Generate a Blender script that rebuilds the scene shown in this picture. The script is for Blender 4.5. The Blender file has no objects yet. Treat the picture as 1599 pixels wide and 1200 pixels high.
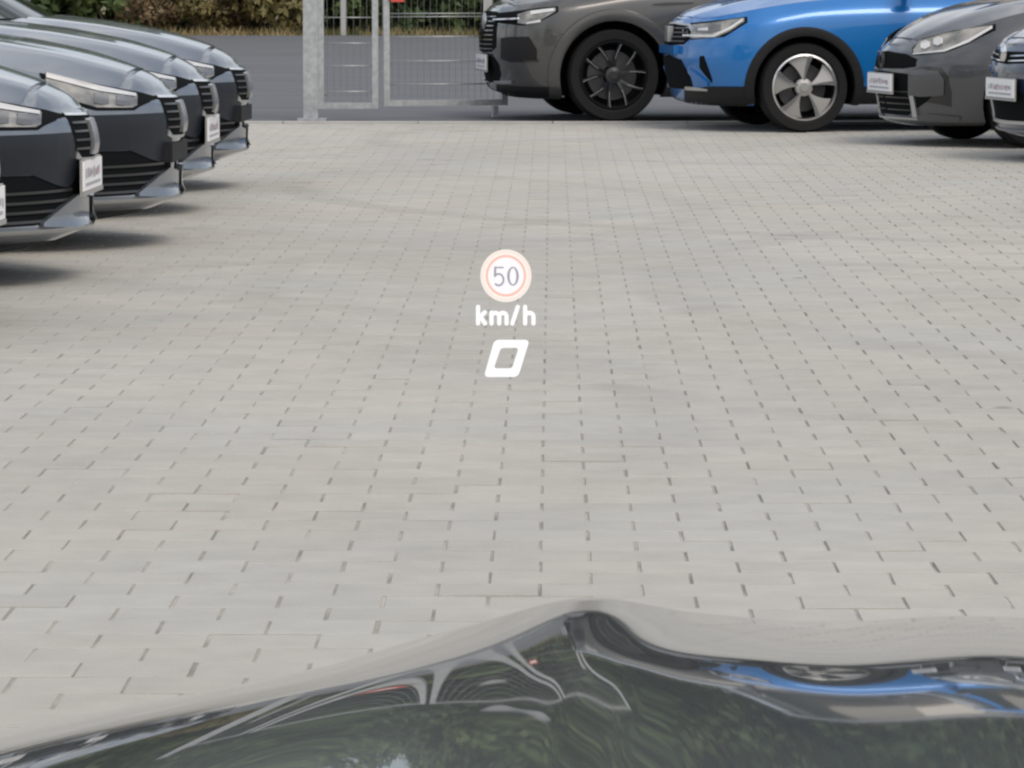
import bpy, bmesh, math, random
import numpy as np
from mathutils import Vector, Matrix

random.seed(7)
rng = np.random.default_rng(7)
R = math.radians
scene = bpy.context.scene
col = scene.collection

# ------------------------------------------------------------------ camera, sky, sun, exposure
F_PX, CAM_H, HORIZON, VAN_X = 7000.0, 1.233, -68.0, 863.0        # focal length in px of a 1599 px wide frame
cam_d = bpy.data.cameras.new('camera')
cam_d.sensor_width = 36.0
cam_d.lens = 36.0 * F_PX / 1599.0
cam_d.clip_start, cam_d.clip_end = 0.05, 2000
cam = bpy.data.objects.new('camera', cam_d)
col.objects.link(cam)
PITCH = math.atan((600 - HORIZON) / F_PX)
YAW = math.atan((VAN_X - 799.5) / F_PX)
cam.location = (0, 0, CAM_H)
cam.rotation_euler = (math.pi / 2 - PITCH, 0, YAW)
scene.camera = cam

SUN_EL, SUN_AZ = R(50), R(148)          # azimuth clockwise from +Y: the sun stands behind and to the right of the camera
world = bpy.data.worlds.new('World')
scene.world = world
world.use_nodes = True
nt = world.node_tree
sky = nt.nodes.new('ShaderNodeTexSky')
sky.sky_type = 'NISHITA'
sky.sun_disc = False
sky.sun_elevation, sky.sun_rotation = SUN_EL, SUN_AZ
sky.air_density, sky.dust_density, sky.ozone_density = 1.0, 4.0, 1.0
bg = nt.nodes['Background']
wtc = nt.nodes.new('ShaderNodeTexCoord'); wmap = nt.nodes.new('ShaderNodeMapping'); wmap.inputs['Scale'].default_value = (1, 1, 2.6)
wno = nt.nodes.new('ShaderNodeTexNoise'); wno.inputs['Scale'].default_value = 2.2; wno.inputs['Detail'].default_value = 7; wno.inputs['Roughness'].default_value = 0.55
wrm = nt.nodes.new('ShaderNodeMapRange'); wrm.inputs[1].default_value, wrm.inputs[2].default_value = 0.40, 0.62; wrm.inputs[3].default_value, wrm.inputs[4].default_value = 0.15, 0.92
wmx = nt.nodes.new('ShaderNodeMix'); wmx.data_type = 'RGBA'; wmx.inputs['B'].default_value = (7.4, 7.5, 7.7, 1)
nt.links.new(wtc.outputs['Generated'], wmap.inputs[0]); nt.links.new(wmap.outputs[0], wno.inputs['Vector'])
nt.links.new(wno.outputs[0], wrm.inputs[0]); nt.links.new(wrm.outputs[0], wmx.inputs['Factor'])
nt.links.new(sky.outputs[0], wmx.inputs['A']); nt.links.new(wmx.outputs['Result'], bg.inputs[0])
bg.inputs[1].default_value = 0.15
sun_d = bpy.data.lights.new('sun', 'SUN')
sun_d.energy, sun_d.angle, sun_d.color = 1.5, R(28.0), (1.0, 0.91, 0.80)
sun = bpy.data.objects.new('sun', sun_d)
col.objects.link(sun)
sdir = Vector((math.sin(SUN_AZ) * math.cos(SUN_EL), math.cos(SUN_AZ) * math.cos(SUN_EL), math.sin(SUN_EL)))
sun.rotation_euler = (-sdir).to_track_quat('-Z', 'Y').to_euler()
scene.view_settings.view_transform = 'Standard'
scene.view_settings.look = 'None'
scene.view_settings.exposure = 0.0
scene.view_settings.gamma = 1.0
scene.view_settings.use_curve_mapping = False
scene.cycles.filter_width = 2.4

# ------------------------------------------------------------------ helpers
def tag(o, label=None, cat=None, group=None, kind=None):
    for k, v in (('label', label), ('category', cat), ('group', group), ('kind', kind)):
        if v: o[k] = v
    return o

def empty(name, loc=(0, 0, 0), rz=0.0):
    o = bpy.data.objects.new(name, None)
    o.location = loc; o.rotation_euler = (0, 0, rz)
    o.empty_display_size = 0.2
    col.objects.link(o)
    return o

def link(name, me, mat=None, parent=None, smooth=True):
    if mat is not None and len(me.materials) == 0:
        me.materials.append(mat)
    if smooth:
        me.polygons.foreach_set('use_smooth', [True] * len(me.polygons))
    o = bpy.data.objects.new(name, me)
    col.objects.link(o)
    if parent is not None: o.parent = parent
    return o

def mesh(verts, faces, name='mesh'):
    me = bpy.data.meshes.new(name)
    me.from_pydata([tuple(map(float, v)) for v in verts], [], [tuple(f) for f in faces])
    me.update()
    return me

class MB:
    """collects boxes, bars, grids into one mesh"""
    def __init__(s): s.v, s.f = [], []
    def add(s, v, f):
        n = len(s.v); s.v += [tuple(map(float, p)) for p in v]; s.f += [tuple(i + n for i in q) for q in f]
    def box(s, x0, x1, y0, y1, z0, z1):
        s.add([(x0,y0,z0),(x1,y0,z0),(x1,y1,z0),(x0,y1,z0),(x0,y0,z1),(x1,y0,z1),(x1,y1,z1),(x0,y1,z1)],
              [(0,3,2,1),(4,5,6,7),(0,1,5,4),(1,2,6,5),(2,3,7,6),(3,0,4,7)])
    def tube(s, pts, rad, n=6):
        pts = [Vector(p) for p in pts]; rad = rad if hasattr(rad, '__len__') else [rad] * len(pts)
        rings = []
        for i, p in enumerate(pts):
            d = (pts[min(i+1, len(pts)-1)] - pts[max(i-1, 0)]).normalized()
            a = d.cross(Vector((0, 0, 1)))
            if a.length < 1e-3: a = d.cross(Vector((1, 0, 0)))
            a.normalize(); b = d.cross(a)
            rings.append([p + (a * math.cos(2*math.pi*k/n) + b * math.sin(2*math.pi*k/n)) * rad[i] for k in range(n)])
        v = [q for r in rings for q in r]; f = []
        for i in range(len(pts) - 1):
            for k in range(n):
                f.append((i*n+k, i*n+(k+1) % n, (i+1)*n+(k+1) % n, (i+1)*n+k))
        f.append(tuple(reversed(range(n)))); f.append(tuple((len(pts)-1)*n + k for k in range(n)))
        s.add(v, f)
    def grid(s, P, close=False):
        """P: array [i][j] of points"""
        n, m = len(P), len(P[0])
        s.add([p for r in P for p in r], [(i*m+j, i*m+j+1, (i+1)*m+j+1, (i+1)*m+j) for i in range(n-1) for j in range(m-1)])
    def lathe(s, prof, n=40, axis='y'):
        """prof: (radius, offset along the y axis)"""
        v, f = [], []
        for r, o in prof:
            for k in range(n):
                a = 2 * math.pi * k / n
                v.append((r * math.cos(a), o, r * math.sin(a)))
        for i in range(len(prof) - 1):
            for k in range(n):
                f.append((i*n+k, i*n+(k+1) % n, (i+1)*n+(k+1) % n, (i+1)*n+k))
        s.add(v, f)
    def mesh(s, name='mesh', fix=True):
        me = mesh(s.v, s.f, name)
        if fix:
            bm = bmesh.new(); bm.from_mesh(me)
            bmesh.ops.remove_doubles(bm, verts=bm.verts, dist=1e-5)
            bmesh.ops.recalc_face_normals(bm, faces=bm.faces)
            bm.to_mesh(me); bm.free()
        return me
    def build(s, name, mat, parent=None, smooth=False, angle=None):
        me = s.mesh(name)
        o = link(name, me, mat, parent, smooth or angle is not None)
        if angle is not None: me.set_sharp_from_angle(angle=R(angle))
        return o

def mat(name, base=(0.5, 0.5, 0.5), rough=0.5, metal=0.0, coat=0.0, coat_rough=0.03, spec=0.5, **kw):
    m = bpy.data.materials.new(name); m.use_nodes = True
    b = m.node_tree.nodes['Principled BSDF']
    b.inputs['Base Color'].default_value = (*base, 1)
    b.inputs['Roughness'].default_value = rough
    b.inputs['Metallic'].default_value = metal
    b.inputs['Coat Weight'].default_value = coat
    b.inputs['Coat Roughness'].default_value = coat_rough
    b.inputs['Specular IOR Level'].default_value = spec
    return m

def nodes(m):
    t = m.node_tree
    return t, t.nodes['Principled BSDF'], t.nodes.new, t.links.new

def add_noise_color(m, c1, c2, scale, detail=6, coord='Position', lo=0.35, hi=0.65, rough=None, stretch=(1, 1, 1)):
    t, b, N, L = nodes(m)
    if coord == 'Position': src = N('ShaderNodeNewGeometry').outputs['Position']
    else: src = N('ShaderNodeTexCoord').outputs[coord]
    mp = N('ShaderNodeMapping'); mp.inputs['Scale'].default_value = stretch
    L(src, mp.inputs[0])
    no = N('ShaderNodeTexNoise'); no.inputs['Scale'].default_value = scale; no.inputs['Detail'].default_value = detail
    L(mp.outputs[0], no.inputs['Vector'])
    r = N('ShaderNodeValToRGB')
    r.color_ramp.elements[0].position, r.color_ramp.elements[1].position = lo, hi
    r.color_ramp.elements[0].color, r.color_ramp.elements[1].color = (*c1, 1), (*c2, 1)
    L(no.outputs[0], r.inputs[0]); L(r.outputs[0], b.inputs['Base Color'])
    if rough:
        mr = N('ShaderNodeMapRange'); mr.inputs[3].default_value, mr.inputs[4].default_value = rough
        L(no.outputs[0], mr.inputs[0]); L(mr.outputs[0], b.inputs['Roughness'])
    return m

def add_bump(m, scale, strength, dist=0.002, detail=4):
    t, b, N, L = nodes(m)
    g = N('ShaderNodeNewGeometry'); no = N('ShaderNodeTexNoise'); no.inputs['Scale'].default_value = scale
    no.inputs['Detail'].default_value = detail
    bu = N('ShaderNodeBump'); bu.inputs['Strength'].default_value = strength; bu.inputs['Distance'].default_value = dist
    L(g.outputs['Position'], no.inputs['Vector']); L(no.outputs[0], bu.inputs['Height']); L(bu.outputs[0], b.inputs['Normal'])

M = {}
def paint(name, base, metal=0.35, rough=0.32, flake=0.25):
    m = mat(name, base, rough, metal, 1.0, 0.025)
    t, b, N, L = nodes(m)
    # metallic flakes and a trace of dust on upward faces
    tc = N('ShaderNodeTexCoord'); no = N('ShaderNodeTexNoise'); no.inputs['Scale'].default_value = 900; no.inputs['Detail'].default_value = 1
    L(tc.outputs['Object'], no.inputs['Vector'])
    hs = N('ShaderNodeHueSaturation'); hs.inputs['Color'].default_value = (*base, 1)
    mr = N('ShaderNodeMapRange'); mr.inputs[1].default_value, mr.inputs[2].default_value = 0.3, 0.7
    mr.inputs[3].default_value, mr.inputs[4].default_value = 1 - flake, 1 + flake
    L(no.outputs[0], mr.inputs[0]); L(mr.outputs[0], hs.inputs['Value']); L(hs.outputs[0], b.inputs['Base Color'])
    n2 = N('ShaderNodeTexNoise'); n2.inputs['Scale'].default_value = 5; n2.inputs['Detail'].default_value = 8
    L(tc.outputs['Object'], n2.inputs['Vector'])
    m2 = N('ShaderNodeMapRange'); m2.inputs[1].default_value, m2.inputs[2].default_value = 0.4, 0.8
    m2.inputs[3].default_value, m2.inputs[4].default_value = 0.015, 0.12
    L(n2.outputs[0], m2.inputs[0]); L(m2.outputs[0], b.inputs['Coat Roughness'])
    return m

M['black_paint'] = paint('dark grey metallic car paint', (0.18, 0.20, 0.225), 0.75, 0.33)
M['grey_paint'] = paint('grey metallic car paint', (0.078, 0.077, 0.075), 0.6, 0.38)
M['slate_paint'] = paint('slate metallic car paint', (0.075, 0.078, 0.085), 0.6, 0.38)
M['blue_paint'] = paint('bright blue car paint', (0.002, 0.145, 0.44), 0.3, 0.35)
M['navy_paint'] = paint('navy car paint', (0.006, 0.014, 0.045), 0.2, 0.35)
M['own_paint'] = mat('deep black green car paint', (0.010, 0.014, 0.014), 0.25, 0.2, 1.0, 0.012)
M['film'] = mat('satin dark bumper plastic', (0.015, 0.019, 0.025), 0.45, 0.0, spec=0.25)
M['cladding'] = mat('black textured plastic', (0.013, 0.013, 0.014), 0.6, spec=0.25)
M['gloss_black'] = mat('gloss black trim', (0.008, 0.008, 0.009), 0.12, coat=0.5)
M['void'] = mat('matt black recess', (0.008, 0.009, 0.010), 0.9, spec=0.05)
M['slat'] = mat('dark grille bar', (0.035, 0.036, 0.038), 0.3, 0.2)
M['chrome'] = mat('bright chrome trim', (0.75, 0.75, 0.76), 0.14, 1.0)
M['satin'] = mat('satin silver trim', (0.48, 0.49, 0.50), 0.32, 0.9)
M['trim_dull'] = mat('dull silver trim', (0.30, 0.30, 0.31), 0.5, 0.6)
M['lamp'] = add_noise_color(mat('headlamp reflector', (0.5, 0.5, 0.48), 0.22, 0.55, 1.0), (0.15, 0.15, 0.14), (0.42, 0.39, 0.34), 11, 2, 'Object', 0.3, 0.7)
M['lamp_dark'] = mat('headlamp housing', (0.13, 0.13, 0.13), 0.2, 0.3, 1.0)
M['led'] = mat('white light guide', (0.62, 0.62, 0.61), 0.2, 0.2, 1.0)
M['tyre'] = mat('tyre rubber', (0.012, 0.012, 0.0125), 0.75, spec=0.2)
M['rim_black'] = mat('black alloy', (0.016, 0.016, 0.018), 0.22, 0.3, 0.6)
M['rim_grey'] = mat('grey alloy', (0.36, 0.36, 0.35), 0.36, 0.35, 0.4)
M['rim_bright'] = mat('machined alloy', (0.62, 0.62, 0.62), 0.25, 0.95)
M['disc'] = mat('brake disc steel', (0.10, 0.10, 0.10), 0.45, 0.8)
M['glass'] = mat('tinted car glass', (0.012, 0.018, 0.017), 0.05, 0.0, 0.0, 0.01, spec=0.35)
M['plate'] = mat('white plate', (0.86, 0.86, 0.87), 0.35, coat=0.3)
M['plate_grey'] = mat('grey print', (0.35, 0.36, 0.40), 0.5)
M['plate_red'] = mat('red print', (0.55, 0.20, 0.17), 0.5)
M['plate_holder'] = mat('plate holder', (0.30, 0.30, 0.29), 0.45)
M['galv'] = add_noise_color(mat('galvanised steel', (0.42, 0.44, 0.44), 0.42, 0.6), (0.36, 0.38, 0.39), (0.48, 0.50, 0.50), 25, 4)
M['sign_red'] = mat('red sign enamel', (0.50, 0.07, 0.05), 0.4)
M['post_grey'] = mat('weathered grey post', (0.36, 0.36, 0.36), 0.6)

# ------------------------------------------------------------------ ground
PW, PD = 0.2, 0.1655          # paver module
PX0 = -0.0245                 # where the joints run
Y_END = 33.25                 # where the paving stops

def paver_material():
    m = mat('concrete paver', (0.4, 0.4, 0.37), 0.85, spec=0.3)
    t, b, N, L = nodes(m)
    g = N('ShaderNodeNewGeometry'); sep = N('ShaderNodeSeparateXYZ'); L(g.outputs['Position'], sep.inputs[0])
    def math_(op, a, bb=None, cc=None):
        n = N('ShaderNodeMath'); n.operation = op
        for i, q in enumerate((a, bb, cc)):
            if q is None: continue
            if isinstance(q, (int, float)): n.inputs[i].default_value = q
            else: L(q, n.inputs[i])
        return n.outputs[0]
    row = math_('FLOOR', math_('DIVIDE', sep.outputs['Y'], PD))
    par = math_('MULTIPLY', math_('MODULO', math_('ADD', row, 1000.0), 2.0), 0.5)
    colm = math_('FLOOR', math_('SUBTRACT', math_('DIVIDE', math_('SUBTRACT', sep.outputs['X'], PX0), PW), par))
    cmb = N('ShaderNodeCombineXYZ'); L(row, cmb.inputs[0]); L(colm, cmb.inputs[1])
    wn = N('ShaderNodeTexWhiteNoise'); wn.noise_dimensions = '2D'; L(cmb.outputs[0], wn.inputs['Vector'])
    big = N('ShaderNodeTexNoise'); big.inputs['Scale'].default_value = 0.55; big.inputs['Detail'].default_value = 5
    mp = N('ShaderNodeMapping'); mp.inputs['Scale'].default_value = (1.0, 0.55, 1); L(g.outputs['Position'], mp.inputs[0]); L(mp.outputs[0], big.inputs['Vector'])
    med = N('ShaderNodeTexNoise'); med.inputs['Scale'].default_value = 9; med.inputs['Detail'].default_value = 6
    L(g.outputs['Position'], med.inputs['Vector'])
    fine = N('ShaderNodeTexNoise'); fine.inputs['Scale'].default_value = 260; fine.inputs['Detail'].default_value = 3
    L(g.outputs['Position'], fine.inputs['Vector'])
    v = math_('ADD', math_('MULTIPLY', wn.outputs['Value'], 0.07), 0.83)
    v = math_('ADD', v, math_('MULTIPLY', math_('SUBTRACT', big.outputs[0], 0.5), 0.30))
    v = math_('ADD', v, math_('MULTIPLY', math_('SUBTRACT', med.outputs[0], 0.5), 0.22))
    v = math_('ADD', v, math_('MULTIPLY', math_('SUBTRACT', fine.outputs[0], 0.5), 0.28))
    hue = N('ShaderNodeTexNoise'); hue.inputs['Scale'].default_value = 0.8; hue.inputs['Detail'].default_value = 3
    L(g.outputs['Position'], hue.inputs['Vector'])
    mixc = N('ShaderNodeValToRGB')
    mixc.color_ramp.elements[0].position, mixc.color_ramp.elements[1].position = 0.38, 0.62
    mixc.color_ramp.elements[0].color, mixc.color_ramp.elements[1].color = (0.452, 0.433, 0.390, 1), (0.432, 0.428, 0.396, 1)
    L(hue.outputs[0], mixc.inputs[0])
    # broad worn wheel tracks where cars turn in
    hs = N('ShaderNodeHueSaturation'); L(mixc.outputs[0], hs.inputs['Color']);     # faint curved tyre marks left by turning cars
    acc = None
    for ax, ay, rad, wdt, amt in ((4.2, 24.5, 5.6, 0.11, 0.10), (4.2, 24.5, 7.15, 0.12, 0.08), (-4.5, 22.0, 5.2, 0.10, 0.07), (6.5, 17.0, 6.1, 0.12, 0.09), (6.5, 17.0, 7.6, 0.10, 0.06), (-7.0, 12.0, 7.3, 0.12, 0.06), (3.0, 30.5, 4.2, 0.12, 0.09)):
        dx_, dy_ = math_('SUBTRACT', sep.outputs['X'], ax), math_('SUBTRACT', sep.outputs['Y'], ay)
        dist = math_('SQRT', math_('ADD', math_('MULTIPLY', dx_, dx_), math_('MULTIPLY', dy_, dy_)))
        e_ = math_('ABSOLUTE', math_('SUBTRACT', dist, rad))
        k_ = N('ShaderNodeMapRange'); k_.interpolation_type = 'SMOOTHSTEP'; k_.inputs[1].default_value, k_.inputs[2].default_value = wdt * 0.5, wdt * 1.5
        k_.inputs[3].default_value, k_.inputs[4].default_value = amt, 0.0
        L(e_, k_.inputs[0])
        acc = k_.outputs[0] if acc is None else math_('ADD', acc, k_.outputs[0])
    brk = N('ShaderNodeMapRange'); brk.inputs[1].default_value, brk.inputs[2].default_value = 0.35, 0.6; L(big.outputs[0], brk.inputs[0])
    v2 = math_('SUBTRACT', v, math_('MULTIPLY', acc, brk.outputs[0])); L(v2, hs.inputs['Value'])
    # small oil / dirt spots
    vo = N('ShaderNodeTexVoronoi'); vo.inputs['Scale'].default_value = 0.9; L(g.outputs['Position'], vo.inputs['Vector'])
    sp = N('ShaderNodeMapRange'); sp.inputs[1].default_value, sp.inputs[2].default_value = 0.012, 0.035
    sp.inputs[3].default_value, sp.inputs[4].default_value = 0.6, 0.0
    L(vo.outputs['Distance'], sp.inputs[0])
    mx = N('ShaderNodeMix'); mx.data_type = 'RGBA'; L(sp.outputs[0], mx.inputs['Factor'])
    L(hs.outputs[0], mx.inputs['A']); mx.inputs['B'].default_value = (0.10, 0.095, 0.085, 1)
    L(mx.outputs['Result'], b.inputs['Base Color'])
    bu = N('ShaderNodeBump'); bu.inputs['Strength'].default_value = 0.5; bu.inputs['Distance'].default_value = 0.0015
    L(fine.outputs[0], bu.inputs['Height']); L(bu.outputs[0], b.inputs['Normal'])
    return m
M['paver'] = paver_material()
M['sand'] = add_noise_color(mat('joint sand', (0.2, 0.19, 0.17), 0.95), (0.22, 0.22, 0.20), (0.43, 0.41, 0.37), 5)
M['asphalt'] = add_noise_color(mat('worn asphalt', (0.13, 0.13, 0.135), 0.85), (0.088, 0.094, 0.102), (0.112, 0.119, 0.128), 1.3, 10, stretch=(0.35, 1.2, 1))
M['earth'] = add_noise_color(mat('dry grass earth', (0.15, 0.13, 0.06), 0.95), (0.07, 0.085, 0.03), (0.24, 0.18, 0.09), 0.7, 8)

def sheet(name, x0, x1, y0, y1, z, m, parent=None, kind='structure'):
    o = link(name, mesh([(x0,y0,z),(x1,y0,z),(x1,y1,z),(x0,y1,z)], [(0,1,2,3)], name), m, parent, False)
    if kind: o['kind'] = kind
    return o

sheet('ground', -500, 500, -300, 700, -0.05, M['earth'])
pav = sheet('pavement', -5.2, 9.2, -4, Y_END, -0.0036, M['sand'])

def paver_mesh(w, d, h=0.03, c=0.0018, r=0.0):
    x, y = w / 2, d / 2
    v = [(-x+c,-y+c,0),(x-c,-y+c,0),(x-c,y-c,0),(-x+c,y-c,0),(-x,-y,-c*0.8),(x,-y,-c*0.8),(x,y,-c*0.8),(-x,y,-c*0.8),(-x,-y,-h),(x,-y,-h),(x,y,-h),(-x,y,-h)]
    f = [(0,1,2,3)] + [(4+i,4+(i+1)%4,(i+1)%4,i) for i in range(4)] + [(8+i,8+(i+1)%4,4+(i+1)%4,4+i) for i in range(4)]
    return v, f
JX, JY = 0.0055, 0.0030
variants = []
for k in range(6):
    v, f = paver_mesh(PW - JX + random.uniform(-0.0015, 0.0012), PD - JY + random.uniform(-0.0008, 0.0008), c=random.uniform(0.0013, 0.0023))
    me = mesh(v, f, 'paver'); me.materials.append(M['paver']); variants.append(me)
cells = []
r0, r1 = int(4.0 / PD), int(Y_END / PD)
for r in range(r0, r1):
    yc = (r + 0.5) * PD
    off = 0.5 * ((r + 1000) % 2)
    for c in range(int(-5.1 / PW), int(9.1 / PW)):
        cells.append((yc, (c + 0.5 + off) * PW + PX0))
def in_view(x, y):
    px = VAN_X + F_PX * x / y; py = HORIZON + F_PX * CAM_H / y
    return -40 < px < 1640 and py < 1150
near = sorted([c for c in cells if in_view(c[1], c[0]) and c[0] > 7.0])[:300]
nearset = set(near)
for y, x in near:
    o = bpy.data.objects.new('paver', random.choice(variants))
    col.objects.link(o); o.parent = pav
    o.location = (x + random.gauss(0, 0.0007), y + random.gauss(0, 0.0005), random.gauss(0, 0.0008))
    o.rotation_euler = (random.gauss(0, 0.0035), random.gauss(0, 0.0025), random.gauss(0, 0.003))
V, Fq = [], []
vb, fb = paver_mesh(PW - JX, PD - JY)
vb = np.array(vb)
for y, x in cells:
    if (y, x) in nearset: continue
    tx, ty = random.gauss(0, 0.0025), random.gauss(0, 0.0035)
    p = vb.copy() * (1 + random.gauss(0, 0.003))
    p[:, 2] = vb[:, 2] + p[:, 0] * tx + p[:, 1] * ty + random.gauss(0, 0.0008)
    p[:, 0] += x + random.gauss(0, 0.0007); p[:, 1] += y
    n = len(V) * 12
    V.append(p); Fq += [tuple(i + n for i in q) for q in fb]
me = bpy.data.meshes.new('paver_field'); me.from_pydata(np.concatenate(V).tolist(), [], Fq); me.update()
o = link('paver_field', me, M['paver'], pav, False); o['kind'] = 'stuff'
# paving beyond the part that shows single stones
sheet('pavement', -40, -5.2, -20, Y_END, -0.001, M['paver'])
sheet('pavement', 9.2, 60, -20, Y_END, -0.001, M['paver'])
sheet('pavement', -5.2, 9.2, -60, -4.0, -0.001, M['paver'])
sheet('asphalt_road', -120, 120, Y_END + 0.14, 70.5, -0.004, M['asphalt'])
kb = MB()
for i in range(-40, 60):
    kb.box(i * 1.0 + 0.004, i * 1.0 + 0.996, Y_END + 0.01, Y_END + 0.13, -0.1, 0.012)
M['kerb'] = add_noise_color(mat('kerb concrete', (0.4, 0.4, 0.38), 0.85), (0.36, 0.355, 0.335), (0.46, 0.455, 0.43), 3)
o = kb.build('kerb', M['kerb']); o['kind'] = 'structure'

# ------------------------------------------------------------------ cars
def interp(x, tab):
    t = np.array(tab, float)
    # smooth monotone-ish cubic through the table
    xs, ys = t[:, 0], t[:, 1]
    x = np.clip(x, xs[0], xs[-1])
    d = np.diff(ys) / np.diff(xs)
    m = np.zeros(len(xs)); m[0], m[-1] = d[0], d[-1]
    for i in range(1, len(xs) - 1):
        m[i] = 0 if d[i-1] * d[i] <= 0 else 2 * d[i-1] * d[i] / (d[i-1] + d[i])
    i = np.clip(np.searchsorted(xs, x) - 1, 0, len(xs) - 2)
    h = xs[i+1] - xs[i]; s = (x - xs[i]) / h
    return ((2*s**3-3*s**2+1)*ys[i] + (s**3-2*s**2+s)*h*m[i] + (-2*s**3+3*s**2)*ys[i+1] + (s**3-s**2)*h*m[i+1])

class Shell:
    """body shell of a car: stacked plan outlines. local x forward with the nose at 0, y left, z up"""
    def __init__(s, sp):
        s.sp = sp
        nc = 36
        th = (np.linspace(0, 1, nc) ** 0.9) * math.pi / 2
        s.th = th
        L, Lf, Lr = sp['L'], sp['Lf'], 0.55
        side = np.linspace(0, 1, 60)[1:]
        n = sp['n']
        outl = []
        for xf, w, ztab in sp['rings']:
            fx = -xf - (Lf - xf * 0.5) * (1 - np.cos(th) ** (2 / n)); fy = w * np.sin(th) ** (2 / n)
            x_end = fx[-1]
            sx = x_end + (-(L - Lr) - x_end) * side; sy = w * (1 - 0.03 * side ** 3)
            thr = np.linspace(0, math.pi / 2, 14)[1:]
            rx = -(L - Lr) - (Lr - xf * 0.6) * np.sin(thr) ** (2 / 2.6); ry = sy[-1] * np.cos(thr) ** (2 / 2.6)
            X = np.concatenate([fx, sx, rx]); Y = np.concatenate([fy, sy, ry])
            Z = interp(-X, ztab)
            outl.append(np.stack([X, Y, Z], -1))
        s.key = np.array(outl)                      # ring, t, xyz
        nr = len(outl)
        sub = sp.get('sub', 5)
        vs = np.linspace(0, nr - 1, (nr - 1) * sub + 1)
        G = []
        for v in vs:
            i = min(int(v), nr - 2); f = v - i
            p0, p1, p2, p3 = s.key[max(i-1, 0)], s.key[i], s.key[i+1], s.key[min(i+2, nr-1)]
            tens = 0.75
            a = 0.5 * tens * (p2 - p0); b = 0.5 * tens * (p3 - p1)
            G.append((2*f**3-3*f**2+1)*p1 + (f**3-2*f**2+f)*a + (-2*f**3+3*f**2)*p2 + (f**3-f**2)*b)
        s.G = np.array(G)
        for j in range(s.G.shape[1]):               # heights must climb from ring to ring
            s.G[:, j, 2] = np.maximum.accumulate(s.G[:, j, 2] + np.arange(len(vs)) * 1e-5)
    def curve(s, z):
        """outline of the body at height z (one half)"""
        out = []
        for j in range(s.G.shape[1]):
            g = s.G[:, j]
            out.append([np.interp(z, g[:, 2], g[:, k]) for k in (0, 1)] + [z])
        return np.array(out)
    def at(s, q, z, mode='x', d=0.0):
        """point at q metres behind the nose ('x') or q metres off the middle ('y') at height z, pushed d outward"""
        c = s.curve(z)
        if mode == 'v':           # as measured square to the line of sight, psi off the car's side
            ca, sa = math.cos(s.sp['psi']), math.sin(s.sp['psi'])
            xs = np.maximum.accumulate(-c[:70, 0] * ca + c[:70, 1] * sa + np.arange(70) * 1e-7)
            f = np.interp(q, xs, np.arange(70))
        elif mode == 'x':
            xs = np.maximum.accumulate(-c[:70, 0] + np.arange(70) * 1e-7)
            f = np.interp(q, xs, np.arange(70))
        else:
            ys = np.maximum.accumulate(c[:36, 1] + np.arange(36) * 1e-7)
            f = np.interp(q, ys, np.arange(36))
        i = min(int(f), 68); g = f - i
        p = c[i] * (1 - g) + c[i+1] * g
        t = c[min(i+2, 90)] - c[max(i-1, 0)]
        nrm = np.array([-t[1] * -1, t[0] * -1, 0.0]) if False else np.array([t[1], -t[0], 0.0])
        nrm /= np.linalg.norm(nrm) + 1e-9
        if nrm[0] < 0 and nrm[1] <= 0: nrm = -nrm
        return p + nrm * d
    def deck_z(s, x, frac):
        ze = interp(-x, s.sp['rings'][-1][2]); zc = interp(-x, s.sp['hood'])
        c = np.abs(frac)
        ridge = s.sp.get('ridge', 0.0) * np.exp(-((c - 0.62) / 0.16) ** 2) * np.clip(-x / 0.5, 0, 1)
        return ze + (np.maximum(zc, ze) - ze) * (1 - c ** s.sp.get('crown', 2.2)) + ridge

    def body(s, mats):
        mb = MB(); sp = s.sp
        h0, h1 = sp['hood_from'], sp['hood_to']
        G = s.G
        top = G[-1]
        deck = []
        fr = np.linspace(1, 0, 11)
        drop = np.where((-top[:, 0] > h0 + 0.004) & (-top[:, 0] < h1 - 0.004), 0.014, 0.0)
        for f in fr[1:]:
            P = top.copy(); P[:, 1] = top[:, 1] * f
            P[:, 2] = s.deck_z(top[:, 0], f) - drop
            deck.append(P)
        bot = G[0]; under = []
        for f in (0, 0.35, 0.7, 0.93):
            P = bot.copy(); P[:, 1] *= f; under.append(P)
        A = np.array(under + list(G) + deck)
        for sg in (1, -1):
            B = A.copy(); B[..., 1] *= sg
            mb.grid(B.tolist())
        me = mb.mesh('body')
        for m in mats: me.materials.append(m)
        return me
    def hood(s, m, thick=0.02):
        sp = s.sp; h0, h1 = sp['hood_from'] + 0.004, sp['hood_to'] - 0.004
        c = s.G[-1]
        xs = h0 + (h1 - h0) * np.linspace(0, 1, 48)
        top = []
        for q in xs:
            i = np.argmax(-c[:, 0] >= q); i = max(i, 1)
            f = (q + c[i-1, 0]) / (-c[i, 0] + c[i-1, 0] + 1e-9)
            yw = c[i-1, 1] * (1 - f) + c[i, 1] * f
            row = []
            for fr in np.linspace(-1, 1, 41):
                # the front edge of the panel bows forward in the middle
                x = -(q + sp.get('bow', 0.0) * fr * fr * max(0, 1 - (q - h0) / 0.4))
                z = s.deck_z(np.array(x), fr) + 0.003
                row.append((x, yw * fr * 0.992, float(z)))
            top.append(row)
        mb = MB(); mb.grid(top)
        low = [[(p[0], p[1], p[2] - thick) for p in r] for r in top]
        n = len(top)
        mb.grid([top[0], low[0]]); mb.grid([top[-1], low[-1]])
        mb.grid([[r[0] for r in top], [r[0] for r in low]]); mb.grid([[r[-1] for r in top], [r[-1] for r in low]])
        me = mb.mesh('hood'); me.materials.append(m)
        return me
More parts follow.
